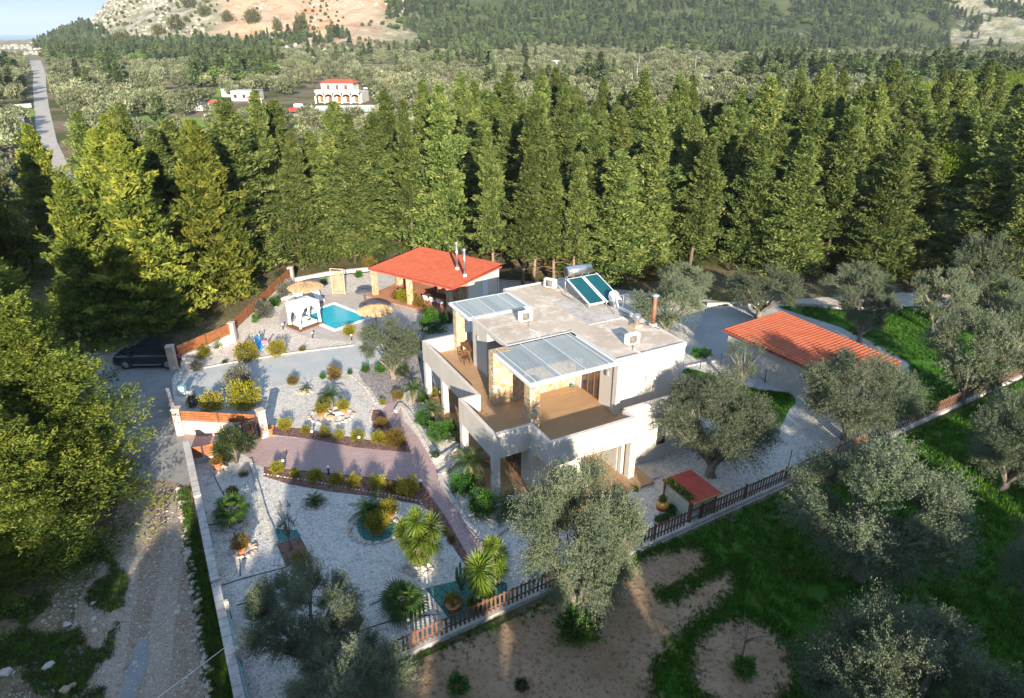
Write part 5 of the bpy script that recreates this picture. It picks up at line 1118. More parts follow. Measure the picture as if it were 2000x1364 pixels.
vc=empty('climber_on_shed',(*G(1347,1028),0),R(28),'yellow green climbing plant along the left edge of the shed roof','climber')
vc.location.z=0; g_=np.random.default_rng(3); n=1500; p=np.stack([.02+.09*g_.normal(size=n),.1+1.8*g_.random(n),1.5+.10*np.abs(g_.normal(size=n))],1)
link('foliage',quads('foliage',p,g_.normal(size=(n,3))+np.array([0,0,.6]),.12,.06,m_leaf_yu),vc)

# ============================================================ OLIVE TREES OF THE GARDEN
OL=[olive(i,44,44,24,.12,z0=1.0) for i in range(3)]; OLB=[olive(11,66,64,28,.082,z0=.75),olive(12,60,64,28,.082,z0=.9)]; OLT=[olive(21,13,16,14,.14,m_leaf_gy,1,5,2.6,1.9),olive(22,16,20,14,.14,m_leaf_ol,1,5,2.6,1.9)]
def top_height(bx,by,ty):
    X,Y=G(bx,by); lo,hi=0,40
    for _ in range(30):
        m=(lo+hi)/2
        if Pj(X,Y,m)[1]>ty: lo=m
        else: hi=m
    return lo
def otree(bx,by,ty,wpx,label,src,rz=None,group='olive trees around the villa',hs=1.0):
    X,Y=G(bx,by); h=top_height(bx,by,ty)*hs; r=wpx/2*depth(Y)/F*.84
    cr,tr=src; t=empty('olive_tree',(X,Y,0),random.uniform(0,6.28) if rz is None else rz,label,'olive tree',group)
    k=(r/2.75,r/2.75,h/5.1)
    link('trunk',tr,t,(0,0,0),None,k); link('crown',cr,t,(0,0,0),None,k); return t
otree(1127,1215,925,275,'large sunlit olive in front of the villa corner, over the fence end',OLB[0],.4)
otree(1388,930,742,245,'big dark olive standing between the villa and the garden shed',OLB[1],2)
otree(1650,857,700,240,'olive with a thick leaning trunk on the gravel by the garage',OLB[0],3.4)
otree(1447,768,668,95,'small thin pruned olive on the lawn in front of the garage',OLT[1],1)
otree(1675,1130,880,360,'huge grey green olive in the grass in front of the fence',OLB[1],5,hs=.92)
otree(1720,1500,1185,430,'foreground olive cut by the bottom edge, its top catching sun',OLB[0],1.3,hs=.86)
otree(2010,1230,1030,190,'shaded olive cut by the right edge of the photo',OLB[1],.3)
otree(1958,960,775,215,'olive in the grass beyond the fence near the right edge',OLB[0],2.2)
otree(1875,790,618,205,'rounded olive inside the fence behind the garage end',OL[0],.3)
otree(1482,622,530,158,'olive on the back yard just beyond the orange roof corner',OL[1],1)
otree(1678,668,562,120,'small dense olive right behind the orange roof',OL[2],1); otree(1665,600,523,140,'pale olive behind the garage at the forest edge',OL[0],4)
otree(1300,655,552,165,'sunlit olive immediately behind the villa roof flue',OL[1],2); otree(1335,590,520,120,'olive behind the villa at the forest edge',OL[2],3)
otree(1905,590,460,130,'tall pale olive at the right below the forest',OL[0],1.5); otree(1820,650,530,120,'olive between the garage and the tall pale olive',OL[2],0); otree(1925,640,545,120,'olive to the right of the tall pale one, inside the yard',OL[1],3); otree(1985,690,585,110,'olive at the right edge inside the yard',OL[0],2)
otree(768,740,612,150,'sunlit pale olive between the driveway and the villa terrace',OL[1],.5,hs=.86); otree(820,705,640,60,'grey olive behind the one at the villa terrace',OLT[1],2)
otree(612,1312,1130,245,'dark shaded olive with a bare forked trunk in the gravel, lower left',OLB[1],2.6); otree(690,1440,1280,270,'foreground olive at the bottom edge below the dark shaded one',OLB[0],4.2)
otree(568,1072,985,72,'small sparse grey olive on the square bed corner',OLT[0],1)
def sapling(px,py,ty,label,sd,lean=0):
    X,Y=G(px,py); h=top_height(px,py,ty); t=empty('bare_sapling',(X,Y,0),0,label,'sapling'); g=random.Random(sd)
    MB().tube([(0,0,0),(.03,.02,h*.55)],[.045,.035],6).build('trunk',m_barkg,t); b=MB()
    for k in range(14):
        a=g.random()*6.28; L=h*(.2+.35*g.random()); b.tube([(.03,.02,h*(.45+.1*g.random())),(math.cos(a)*L*.4,math.sin(a)*L*.4,h*.62+L*.2),(math.cos(a)*L*.9,math.sin(a)*L*.9,h*.6+L*.55)],[.02,.012,.004],4,False)
    b.build('twigs',m_barkg,t)
sapling(1445,1302,1205,'bare young tree in the round patch of raked soil',4); shrub(zf(0,0,1),1,1452,1300,24,'gn','ring of weeds at the foot of the bare young tree')
sapling(1425,1040,1000,'tiny bare sapling in the grass below the shed',9)
# ============================================================ CONIFERS
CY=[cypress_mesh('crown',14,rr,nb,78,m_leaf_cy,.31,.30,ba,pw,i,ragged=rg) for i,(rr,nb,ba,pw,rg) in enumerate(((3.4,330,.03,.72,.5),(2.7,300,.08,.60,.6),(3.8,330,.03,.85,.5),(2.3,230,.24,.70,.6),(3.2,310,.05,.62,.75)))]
CYT=[cypress_trunk(12.5,.20,m_bark,i,10) for i in range(3)]+[cypress_trunk(12.5,.17,m_barkr,7,30)]
CN=[cypress_mesh('crown',14,4.4,330,100,m_leaf_cn,.42,.27,.03,.62,30+i,.5,.42,.34) for i in range(2)]
CNN=[cypress_mesh('crown',14,4.4,620,225,m_leaf_cn,.175,.30,.02,.60,130+i,.5,.5,.36) for i in range(2)]
CNT=cypress_trunk(12.8,.33,m_bark,5,8)
ntree=[0]
def cypress(X,Y,h,r,label,group,src=None,tr=None,name='cypress_tree',base=2.8):
    t=empty(name,(X,Y,0),random.uniform(0,6.28),label,'conifer',group); t.rotation_euler.x=random.gauss(0,.035); t.rotation_euler.y=random.gauss(0,.035)
    i=random.randrange(len(CY)); cr=src or CY[i]; s=(r/base,r/base,h/14.4)
    link('crown',cr,t,(0,0,0),None,s); link('trunk',tr or CYT[i%3],t,(0,0,0),None,(1,1,h/14.4)); ntree[0]+=1; return t
# spreading cypresses on the left
for X,Y,h,r,l in ((-22.9,28.4,11.2,5.2,'nearest huge spreading cypress at the left edge, overhanging the stony track'),(-27.5,25.0,10.5,5.0,'spreading cypress at the lower left edge behind the overhanging one'),(-28.5,33.5,12.0,5.4,'tall spreading cypress at the left edge above the asphalt apron'),
    (-36,38,13,5,'dark cypress at the left edge beyond the road bend'),(-34.5,30.5,12,4.8,'dark cypress cut by the left edge of the photo'),(-22.3,24.2,8.6,4.0,'cypress whose lowest branches hang over the track, bottom left'),(-25.5,29.8,13.5,4.6,'tallest cypress tip in the left edge cluster'),(-24,21.5,6.2,3.6,'low dark cypress shrubbery at the bottom left edge'),
    (-29.2,51.0,15.2,5.2,'massive rounded cypress directly above the parked car'),(-26.0,57.5,15.0,4.9,'massive cypress behind the parked car, nearest the slatted wall'),(-33.5,57.5,15,4.9,'massive cypress by the road behind the parked car'),(-30,66,14.5,4.4,'cypress deeper in the stand beyond the parked car'),(-37.5,66,14,4.4,'cypress by the road at the left of the stand'),
    (-53,58,13,4.6,'dark cypress in the second rank at the left edge'),(-50,51,12.5,4.6,'dark cypress at the left edge, level with the parked car'),(-49.5,63,14,4.8,'dark cypress on the far side of the road at the left edge'),(-56,70,13.5,4.4,'second dark cypress along the far side of the road'),(-60,60,13,4.4,'dark cypress at the left edge left of the road'),(-44.5,53,13.5,4.6,'dark cypress left of the road, just above the asphalt bend'),(-43,46,12.5,4.6,'dark cypress left of the road bend'),(-66,82,11,4,'last dark cypress before the road runs clear'),(-52,76,13,4.2,'cypress right at the road edge, among the dark ones on its far side'),(-62,71,13,4.4,'dark cypress behind the roadside ones at the left edge'),(-35.5,60,14.5,4.6,'cypress wedged between the massive ones and the road'),(-31.8,48.8,12.5,4.2,'cypress on the road bend left of the parked car'),(-41,72.5,13.5,4.2,'cypress on the near side of the road, upper left of the stand'),(-49,86,13,4.0,'cypress where the forest meets the road'),(-37,75,13.5,4.0,'cypress behind the roadside stand, left part of the forest'),(-55,99,12.5,3.8,'topmost cypress along the near side of the road')):
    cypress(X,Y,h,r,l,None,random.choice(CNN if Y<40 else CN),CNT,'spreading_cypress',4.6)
# the forest behind the villa
def yfar(px): return interp(px,[-200,120,330,480,620,760,860,960,1200,1290,1400,1500,1600,1700,1850,2200],[60,80,76,84,84,92,108,122,124,112,97,106,124,148,172,185])
def yfront(px): return interp(px,[-200,110,330,500,560,740,760,990,1010,1250,1500,1800,1900,2200],[75,76,70,66,67.5,67.5,71,70,62.5,63,63.5,62,57,55])
PTS=[]
def poisson(x0,x1,y0,y1,d,ok,n,seed):
    g=random.Random(seed); out=[]; cell={}
    for _ in range(n):
        x=g.uniform(x0,x1); y=g.uniform(y0,y1)
        if not ok(x,y): continue
        k=(int(x//d),int(y//d)); bad=False
        for i in (-1,0,1):
            for j in (-1,0,1):
                for q in cell.get((k[0]+i,k[1]+j),()):
                    if (q[0]-x)**2+(q[1]-y)**2<d*d: bad=True
        if not bad: cell.setdefault(k,[]).append((x,y)); out.append((x,y))
    return out
def inforest(x,y):
    px,py=Pj(x,y); 
    if px<340 and y<95: 
        # keep the strip of road clear
        pass
    rx=-56.8+(y-84.5)*(-16.8/28.5) if y>84.5 else -42+(y-63.5)*(-14.8/21)
    if abs(x-rx)<5.0: return False
    return -150<px<2150 and yfront(px)<y<yfar(px) and noise.noise(Vector((x*.06,y*.06,3)))>-.42
fp=poisson(-75,150,54,186,3.7,inforest,26000,4); fp.sort(key=lambda q:q[1])
fl_=[]; q_=[];h_=[]
PIN=((1835,430,275,100,'bright yellow green pine inside the forest at the right'),(1790,262,158,95,'bright yellow green pine at the top right of the forest'),(1860,262,148,105,'larger bright green pine at the far right of the forest'),(1560,262,168,90,'green pine at the forest top right of centre'),(1955,262,142,110,'green pine at the right edge of the forest top'),(1980,420,280,85,'green pine at the right edge inside the forest'))
def hides(x,y):
    px,py=Pj(x,y)
    for a,b,c_,w,_ in PIN:
        Yb=G(a,b)[1]
        if abs(px-a)<w*.55 and Yb-26<y<Yb+3: return True
    return False
fp=[q for q in fp if not hides(*q)]
for k,(x,y) in enumerate(fp):
    px,py=Pj(x,y); rr=random.uniform(2.9,4.9); hh=max(7.5,min(17.5,random.gauss(13.2,2.3))); q_.append(rr); h_.append(hh)
    ad=('broad ' if rr>4.3 else 'slim ' if rr<3.5 else '')+('low ' if hh<12 else 'tall ' if hh>13.9 else 'middling ')+'cypress'
    wh=('above the parked car','above the pool','above the pavilion roof','above the villa roof','above the yard behind the villa','above the garage roof','right of the garage roof','at the right edge')[sum(px>v for v in (500,720,900,1150,1400,1650,1850))]
    lab=ad+((' in the front row of the forest, ') if y<yfront(px)+5 else (' inside the forest, ') if y<yfront(px)+26 else ' at the far side of the forest, ')+wh
    fl_.append((x,y,lab,'cypresses: '+lab))
bare=[(G(1021,556)),(G(1042,552)),(G(1082,556)),(G(965,548)),(G(1118,560))]
bl=['first bare trunked cypress right of the pavilion','second bare trunked cypress right of the pavilion, reddish trunk','third bare trunked cypress above the solar heater','bare trunked cypress immediately behind the pavilion roof end','bare trunked cypress behind the silver tank']
_k=[all((q[0]-b[0])**2+(q[1]-b[1])**2>7 for b in bare) for q in fl_]
q_=[a for a,b in zip(q_,_k) if b]; h_=[a for a,b in zip(h_,_k) if b]; fl_=[a for a,b in zip(fl_,_k) if b]
for (x,y),l in zip(bare,bl): cypress(x,y,random.uniform(12,14.5),random.uniform(2.6,3.4),l,None,CY[3],CYT[3])
nind=280
for k_,(x,y,l,gr) in enumerate(fl_[:nind]):
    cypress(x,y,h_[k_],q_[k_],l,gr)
rest=fl_[nind:]
if rest: scatter('forest_cypresses',[(x,y,0) for x,y,_,_ in rest],rng.random(len(rest))*6.28,np.stack([rng.uniform(.95,1.4,len(rest))]*2+[rng.uniform(.72,1.02,len(rest))],1),CY,'rest of the cypress forest towards the olive groves','forest')
# round green pines among the cypresses
def pine(px,py,ty,w,label):
    X,Y=G(px,py); h=top_height(px,py,ty); r=w/2*depth(Y)/F; t=empty('pine_tree',(X,Y,0),0,label,'pine'); g=np.random.default_rng(px)
    cs=[];rs=[]
    for k in range(26):
        u=g.normal(size=3); u/=np.linalg.norm(u); q=.6+.4*g.random(); cs.append((u[0]*r*q*.8,u[1]*r*q*.8,h*.68+u[2]*h*.25*q)); rs.append(r*.36)
    c,d,v=blob_leaves(cs,rs,330,g,.3); link('crown',quads('crown',c,d,.38,.11,m_leaf_pi,v),t)
    MB().tube([(0,0,-.1),(.1,0,h*.4),(0,.1,h*.75)],[.25,.18,.1],7).build('trunk',m_barkr,t)
for a in PIN: pine(*a)
# unseen cypress belt behind the drone, heights stepped to shape the garden's low-sun shade
bt=poisson(-66,80,-36,-9,3.2,lambda x,y:True,4000,8)
if bt: scatter('unseen_shade_belt',[(x,y,0) for x,y in bt],rng.random(len(bt))*6.28,np.stack([rng.uniform(1.0,1.4,len(bt)),rng.uniform(1.0,1.4,len(bt)),rng.uniform(.86,1.02,len(bt))*np.array([1.2 if q[0]>23 else 1.13 if q[0]>16 else (.94 if q[0]>4 else 1.0) for q in bt])],1),CY[:3]+CN,'unseen belt of cypresses behind the drone that shades the garden','forest')
# ============================================================ VALLEY: olive groves, far conifers
m_leaf_fo=leafmat('valley_olive_foliage',(.085,.105,.05),(.18,.20,.11),(.32,.33,.20),.3,.6,.2,var=.35)
FO=[]
for i in range(4):
    g=np.random.default_rng(50+i); cs=[];rs=[]
    for k in range(9):
        u=g.normal(size=3); u/=np.linalg.norm(u); cs.append((u[0]*1.5,u[1]*1.5,2.7+u[2]*1.0)); rs.append(1.25)
    c,d,v=blob_leaves(cs,rs,85,g,.5,.75); FO.append(quads('crown',c,d,.72,.34,m_leaf_fo,v))
FT=MB().tube([(0,0,-.1),(.1,0,1.0),(0,.1,1.9)],[.3,.22,.15],6).mesh('trunk',m_barkg)
FC=[cypress_mesh('crown',12,2.9,70,15,m_leaf_fa,1.05,.30,.03,.7,70+i,wide=.42) for i in range(3)]
_c=[];_r=[];_g=np.random.default_rng(5)
for _k in range(12):
    _u=_g.normal(size=3); _u/=np.linalg.norm(_u); _c.append((_u[0]*2.2,_u[1]*2.2,5.2+_u[2]*2.0)); _r.append(1.6)
_a,_b,_d=blob_leaves(_c,_r,70,_g,.5,.75); FCR=quads('crown',_a,_b,1.0,.45,leafmat('round_pine_foliage',(.06,.10,.03),(.11,.17,.045),(.17,.23,.06),.3,var=.45),_d)
def roadx(y): return interp(y,[63.5,84.5,113,153,233,322,417,513,618,900],[-42,-56.8,-73.6,-100.8,-152,-208.5,-268,-330,-398,-580])
clear=[[G(*p) for p in q] for q in ([(300,180),(440,170),(445,192),(300,200)],[(395,205),(520,180),(560,188),(605,165),(700,165),(750,215),(740,240),(540,238),(400,232)],[(240,232),(420,228),(420,262),(240,262)],[(0,208),(62,208),(64,235),(0,238)],[(1190,200),(1330,228),(1300,245),(1180,218)],[(695,130),(780,125),(785,138),(695,144)])]
def okolive(x,y):
    px,py=Pj(x,y)
    if not(-60<px<2060): return False
    if abs(x-roadx(y))<4.6+y*.008: return False
    if y<yfar(px)+8: return False
    if px<330 and y<72: return False
    for q in clear:
        if inside(q,x,y): return False
    return noise.noise(Vector((x*.018,y*.018,7)))>-.52
op=poisson(-420,420,80,300,5.7,okolive,12000,12); op.sort(key=lambda q:q[1])
nfar=[0]
for k,(x,y) in enumerate(op[:270]):
    px,py=Pj(x,y); side='left of the straight road' if x<roadx(y) else ('just right of the road' if px<300 else 'left of the arched house' if px<620 else 'right of the arched house' if px<900 else 'beyond the middle of the forest' if px<1200 else 'beyond the right half of the forest' if px<1600 else 'towards the right edge')
    t=empty('olive_tree',(x,y,0),random.uniform(0,6.28),'grey green olive tree in the valley grove, '+side,'olive tree','valley olives '+side); s=random.uniform(.85,1.25); nr='nearer' if y<150 else 'farther'; bg_='big ' if s>1.1 else 'small ' if s<.95 else ''; tag(t,bg_+'grey green valley olive tree, '+side+', '+nr+' rows','olive tree','valley olives: '+bg_+side+' '+nr); t.scale=(s,s,s*random.uniform(.85,1.05))
    link('crown',FO[k%4],t); link('trunk',FT,t)
op2=op[270:]
far=poisson(-720,720,300,900,8.2,lambda x,y:okolive(x,y) and (Pj(x,y,hgt(x,y))[1]>interp(Pj(x,y)[0],[0,330,700,900,1500,2000],[112,108,88,80,62,90])),16000,13)
al=op2+far
scatter('olive_groves',[(x,y,hgt(x,y) if y>420 else 0) for x,y in al],rng.random(len(al))*6.28,rng.uniform(.95,1.4,len(al)),FO,'grey green olive groves covering the valley floor','olive grove')
# conifers of the valley and the slopes
def okfar(x,y):
    h=hgt(x,y); px,py=Pj(x,y,h)
    if not(-40<px<2040) or abs(x-roadx(y))<7+y*.01 or py<-30: return False
    n=noise.noise(Vector((x*.012,y*.012,21)))+.6*noise.noise(Vector((x*.04,y*.04,2)))
    for q in clear:
        if inside(q,x,y): return False
    if y<430 and 350<px<900 and py>150 and not(380<px<525 and py<172): return False
    if y<430 and y>yfar(px)+25:
        if 380<px<525 and 118<py<172: return n>-.5
        if 1440<px<1530 and 95<py<165: return n>-.5
        if px>1500: return n>-.12 and py<210
        if 200<px<240 and 120<py<190: return n>0
        return n>.46
    if y>=430:
        if px<=70: return False
        if 70<px<225: return py>interp(px,[70,110,150,200,225],[92,70,50,55,95]) and n>-.35 and py<135
        if px<330: return (83<py<128 and n>-.2)
        if 330<=px<520: return 82<py<128 and n>-.25
        if 520<=px<760: return (n>.42 and py>60)
        if px<760: return False
        return n>-.30+max(0,(py-82))*.02+(.55 if px>1850 else 0)+(.25 if px<960 and py<45 else 0)
    return False
fc=poisson(-1150,1150,120,1500,6.0,okfar,110000,31)
fc.sort(key=lambda q:q[1])
for k,(x,y) in enumerate(fc[:60]):
    o=link('conifer_tree',FC[k%3],None,(x,y,hgt(x,y) if y>420 else 0),(0,0,k),(1.25,1.25,random.uniform(.75,1.05)))
    px=Pj(x,y)[0]; wh=('near the road','left of the arched house','right of the arched house','beyond the middle of the forest','right of the tall grove poles','left of the tiny white house','right of the tiny white house','at the right edge')[sum(px>v for v in (240,640,900,1200,1420,1600,1800))]; tag(o,'dark conifer among the valley olives, '+('nearer, ' if y<150 else 'farther, ')+wh,'conifer','valley conifers '+('nearer ' if y<150 else 'farther ')+wh)
fr_=fc[60:]
scatter('wooded_slopes',[(x,y,hgt(x,y) if y>420 else 0) for x,y in fr_],rng.random(len(fr_))*6.28,np.stack([rng.uniform(.95,2.1,len(fr_))]*2+[rng.uniform(.6,1.2,len(fr_))],1),FC+[FCR],'conifer woods on the slopes beyond the valley','forest')
# bushes on the bare hill
BH=[ball_mesh('foliage',90+i,900,m_leaf_dk if False else leafmat('hill_bush_foliage',(.06,.065,.02),(.10,.10,.03),(.15,.14,.05),.2) if i==0 else bpy.data.materials['hill_bush_foliage'],.28) for i in range(2)]
for px,py,w,l in ((400,28,24,'dark round bush high on the pale scree, leftmost of three in a row'),(445,36,22,'dark round bush on the pale scree, middle of three in a row'),(494,38,30,'largest dark bush on the pale scree, right of three in a row'),(543,60,18,'pointed dark tree alone on the pale scree'),(590,60,26,'dark bushes on the scree right of the pointed tree'),(310,62,24,'olive brown bush on the rocky slope near the left'),(345,50,30,'bush on the upper rocky slope'),(370,8,26,'bush at the top of the photo left of the scree'),(365,40,12,'small bush on the upper scree edge'),(240,80,30,'bushes on the rocky spur'),(645,62,14,'small bush right on the scree')):
    q=ray(px,py+w*.3)
    if q: r=w/2*depth(q[1])/F; tag(link('hill_bush',BH[px%2],None,(q[0],q[1],hgt(*q)),(0,0,px),(r,r,r*(1.6 if 'pointed' in l else 1))),l,'bush')
hb=poisson(-700,300,690,1300,7,lambda x,y:(lambda p:-10<p[1]<112 and 80<p[0]<800 and noise.noise(Vector((x*.02,y*.02,44)))>.02)(Pj(x,y,hgt(x,y))),9000,77)
scatter('hillside_scrub',[(x,y,hgt(x,y)) for x,y in hb],rng.random(len(hb))*6.28,rng.uniform(.8,2.6,len(hb)),BH,'low scrub dotting the rocky hillside','scrub')
# limestone outcrops
HR=[rock_mesh('boulder',60+i,M('limestone',(.24,.23,.20),(.42,.39,.35),.2,.95,.3,.6) if i==0 else bpy.data.materials['limestone'],.7,2) for i in range(3)]
rb=poisson(-760,200,700,1400,6,lambda x,y:(lambda p:-10<p[1]<112 and -30<p[0]<800 and noise.noise(Vector((x*.012,y*.012,14)))>-.05 and not(400<p[0]<720 and 20<p[1]<85))(Pj(x,y,hgt(x,y))),16000,79)
scatter('limestone_outcrops',[(x,y,hgt(x,y)) for x,y in rb],rng.random(len(rb))*6.28,rng.uniform(.7,3.6,len(rb)),HR,'pale limestone outcrops on the hill','rocks')
# ============================================================ FAR HOUSES
def house(px,py,w,d,h,label,rz=0,mat=m_render,roof=None,nwin=3,name='far_house'):
    X,Y=G(px,py); t=empty(name,(X,Y,0),rz,label,'house'); B('wall',mat,t,-w/2,w/2,0,d,0,h)
    if roof: MB().add([(-w/2-.3,-.3,h),(w/2+.3,-.3,h),(w/2+.3,d+.3,h),(-w/2-.3,d+.3,h),(-w/2+1,d/2,h+.9),(w/2-1,d/2,h+.9)],[(0,1,5,4),(1,2,5),(2,3,4,5),(3,0,4),(3,2,1,0)]).build('roof',roof,t)
    else: MB().box(-w/2-.1,w/2+.1,-.1,d+.1,h,h+.2).build('roof',m_conc,t)
    for k in range(nwin):
        x=-w/2+w*(k+.5)/nwin; f=B('window',m_wood,t,x-.5,x+.5,-.06,-.003,1.0,2.2); B('pane',m_glass,f,x-.42,x+.42,-.08,-.062,1.08,2.12)
    return t
X,Y=G(660,203); hv=empty('arched_house',(X,Y,0),R(-4),'two storey white house with red tiled roofs and arcade, far behind the forest','house')
B('lower_wall',m_render,hv,-7.5,7.5,3,12,0,3.4); B('upper_wall',m_render2,hv,-6.5,4.5,4,11,3.42,6.2)
MB().add([(-7,3.4,6.2),(5.2,3.4,6.2),(5.2,11.6,6.2),(-7,11.6,6.2),(-5,7.5,7.3),(3.2,7.5,7.3)],[(0,1,5,4),(1,2,5),(2,3,4,5),(3,0,4),(3,2,1,0)]).build('roof',m_tile,hv)
B('balcony',m_render,hv,-7.6,7.6,-.1,2.99,3.42,4.3)
for k in range(6):
    x=-7.5+k*3-.0; B('arch_pier',m_render,hv,x-.28,x+.28,0,.4,0,2.3)
    if k<5:
        a=MB()
        pts=[(x+.28+1.22+1.22*math.cos(q),2.2+.8*math.sin(q)) for q in np.linspace(PI,0,9)]
        for (u0,w0),(u1,w1) in zip(pts,pts[1:]): a.add([(u0,0,w0),(u1,0,w1),(u1,0,3.4),(u0,0,3.4),(u0,.4,w0),(u1,.4,w1),(u1,.4,3.4),(u0,.4,3.4)],[(0,1,2,3),(7,6,5,4),(0,4,5,1)])
        a.build('arch',m_render,hv); B('window',m_door if k%2 else m_woodor,hv,x+.7,x+2.3,2.9,2.997,.2,2.4)
for x in (-4,-1,2): B('window',m_wood,hv,x-.5,x+.5,3.9,3.997,4.2,5.6)
house(478,198,9,7,3.2,'low white flat roofed house left of the arched house'); house(540,176,5,5,5,'small white block behind the low white house',R(10),nwin=1); house(447,190,5,4,2.6,'pale annex at the left end of the white houses',nwin=1,mat=m_render2)
house(500,210,4,3,2.8,'little building with an orange roof below the white houses',R(20),m_render,m_tile,1); house(425,218,5,3.5,2.4,'low shed with an orange roof lower left of the houses',R(15),m_render,m_tile,1); house(380,217,5,3,2.2,'white shed half hidden by the forest top at the left',nwin=1); house(240,262,4.5,3,2.0,'small pink walled hut beside the bright meadow',mat=m_wallp,nwin=1)
house(1618,108,9,7,4.6,'tiny white house alone in the groves at the right',R(10)); house(1212,158,8,5,2.6,'small white building in the grove behind the forest',R(-35),nwin=2); house(1180,152,6,4,2.6,'pale outbuilding left of the small white one in the grove',nwin=1,mat=m_render2)
house(12,258,5,4,2.8,'white box house left of the road among trees',nwin=2)
house(905,118,7,5,3.2,'small pale farm building below the wooded slope',nwin=2)
house(1475,118,7,5,3.2,'little white house between groves right of centre',nwin=2)
house(1085,128,7,5,3.2,'small beige house in the middle distance groves',nwin=2)
house(740,150,7,5,3.2,'cream house in the grove above the arched house',nwin=2)
house(865,192,6,4,2.4,'grey canopy roofed shed right of the arched house',mat=m_grey,nwin=1)
for a_,b_,l_ in ((( -20,216),(62,210),'low white roadside wall at the left edge of the valley'),((400,232),(430,232),'short white wall below the orange roofed shed'),((820,178),(860,176),'pale terrace wall in the grove right of the arched house')):
    p_,q__=G(*a_),G(*b_); L_=math.dist(p_,q__); w_=empty('far_wall',(p_[0],p_[1],0),math.atan2(q__[1]-p_[1],q__[0]-p_[0]),l_,'wall'); B('wall_panel',m_render,w_,0,L_,-.15,.15,0,1.1); B('coping',m_concl,w_,-.05,L_+.05,-.2,.2,1.1,1.2)
X0,Y0=G(592,221); X1,Y1=G(742,219); L=X1-X0; ff=empty('pale_metal_fence',(X0,Y0,0),math.atan2(Y1-Y0,X1-X0),'pale blue grey panel fence in front of the arched house','fence')
for k in range(24): B('panel',m_slat,ff,L*k/24+.05,L*(k+1)/24-.05,0,.06,.15,2.0)
for k in range(25): B('post',m_grey,ff,L*k/24-.045,L*k/24+.045,-.03,.09,0,2.1)
X,Y=G(578,222); tk_=empty('red_truck',(X,Y,0),R(80),'red and white truck parked at the left end of the pale fence','truck')
MB().bev(-2.2,1.4,-1.1,1.1,.7,1.7,.05).build('cargo_bed',m_red,tk_); MB().bev(1.45,3.0,-1.1,1.1,.6,2.5,.15).build('cab',m_curt,tk_); MB().box(2.95,3.02,-.9,.9,1.6,2.2).build('windscreen',m_glass,tk_)
for x in (-1.5,2.2):
    for s_ in (-1,1): MB().tube([(x,s_*.8,.5),(x,s_*1.1,.5)],.5,14).build('wheel',m_dark,tk_)
for px,py,l in ((720,176,'small pale car by the trees right of the arched house'),(745,182,'second pale car right of the arched house'),(805,218,'blue car beside the yellow meadow')):
    X,Y=G(px,py); t=empty('far_car',(X,Y,0),.2,l,'car'); MB().bev(-2,2,-.85,.85,.35,.95,.15).build('body',m_blue if 'blue' in l else m_curt,t); MB().bev(-1.1,1.2,-.75,.75,.95,1.5,.25).build('cabin',m_glass,t)
    for x in (-1.3,1.3): MB().tube([(x,-.88,.34),(x,.88,.34)],.34,10).build('wheel',m_dark,t)
# ============================================================ POLES AND WIRES
POL=[]
def pole(px,py,ty,label,mat=m_bark,arm=True):
    X,Y=G(px,py); h=top_height(px,py,ty); t=empty('utility_pole',(X,Y,0),0,label,'pole','utility poles in the valley')
    MB().tube([(0,0,0),(0,0,h)],[.17,.11],7).build('shaft',mat,t)
    if arm: B('cross_arm',m_bark,t,-1.1,1.1,-.06,.06,h-.55,h-.43)
    POL.append((X,Y,h)); return (X,Y,h)
p1=pole(760,215,150,'wooden utility pole right of the arched house'); p2=pole(612,172,130,'utility pole standing behind the arched house'); p3=pole(810,190,160,'grey pole near the parked cars right of the house',m_grey); p4=pole(868,196,148,'pole in the grove right of the grey shed')
p5=pole(348,142,126,'pole at the edge of the grove below the hill',m_grey); p6=pole(534,160,138,'pole behind the small white block',m_grey); p7=pole(1356,150,108,'tall pole in the grove right of centre',m_grey); p8=pole(1247,140,105,'pole in the grove in the middle distance',m_grey); p9=pole(1664,136,112,'pole in the grove below the tiny white house',m_grey); p10=pole(1243,165,122,'pole behind the small white building',m_grey)
p11=pole(103,190,148,'leaning reddish pole at the right edge of the straight road',m_barkr,False); p12=pole(62,245,232,'white marker pole left of the road',m_metalw,False); p13=pole(692,150,126,'pole in the grove behind the arched house',m_grey)
def wire(a,b,label,sag=1.2,r=.03,mat=m_grey):
    a=Vector(a);b=Vector(b); tag(MB().tube([a.lerp(b,t)-Vector((0,0,sag*4*t*(1-t))) for t in np.linspace(0,1,14)],r,4,False).build('power_line',mat),label,'wire')
wire(p5,p6,'wire from the pole below the hill to the pole behind the white block'); wire(p6,p13,'wire running right from the white block pole'); wire(p13,p8,'long wire over the olive groves in the middle distance',2.5); wire(p8,p7,'wire between the two middle poles'); wire(p7,p9,'wire towards the tiny white house',2.5)
wire(p1,p4,'wire between the poles right of the arched house'); 
a=G(1640,212,9);b=G(2060,214,9); wire((*a,9),(*b,9),'thin power line crossing the top of the forest at the right',.3,.025,m_dark)
a=G(305,1375,1.2);b=g5(318,1080,1.25); wire((a[0]-2,a[1]-4,2.2),(*b,1.25),'white rope tied to the turquoise wall post',.02,.012,m_curt)
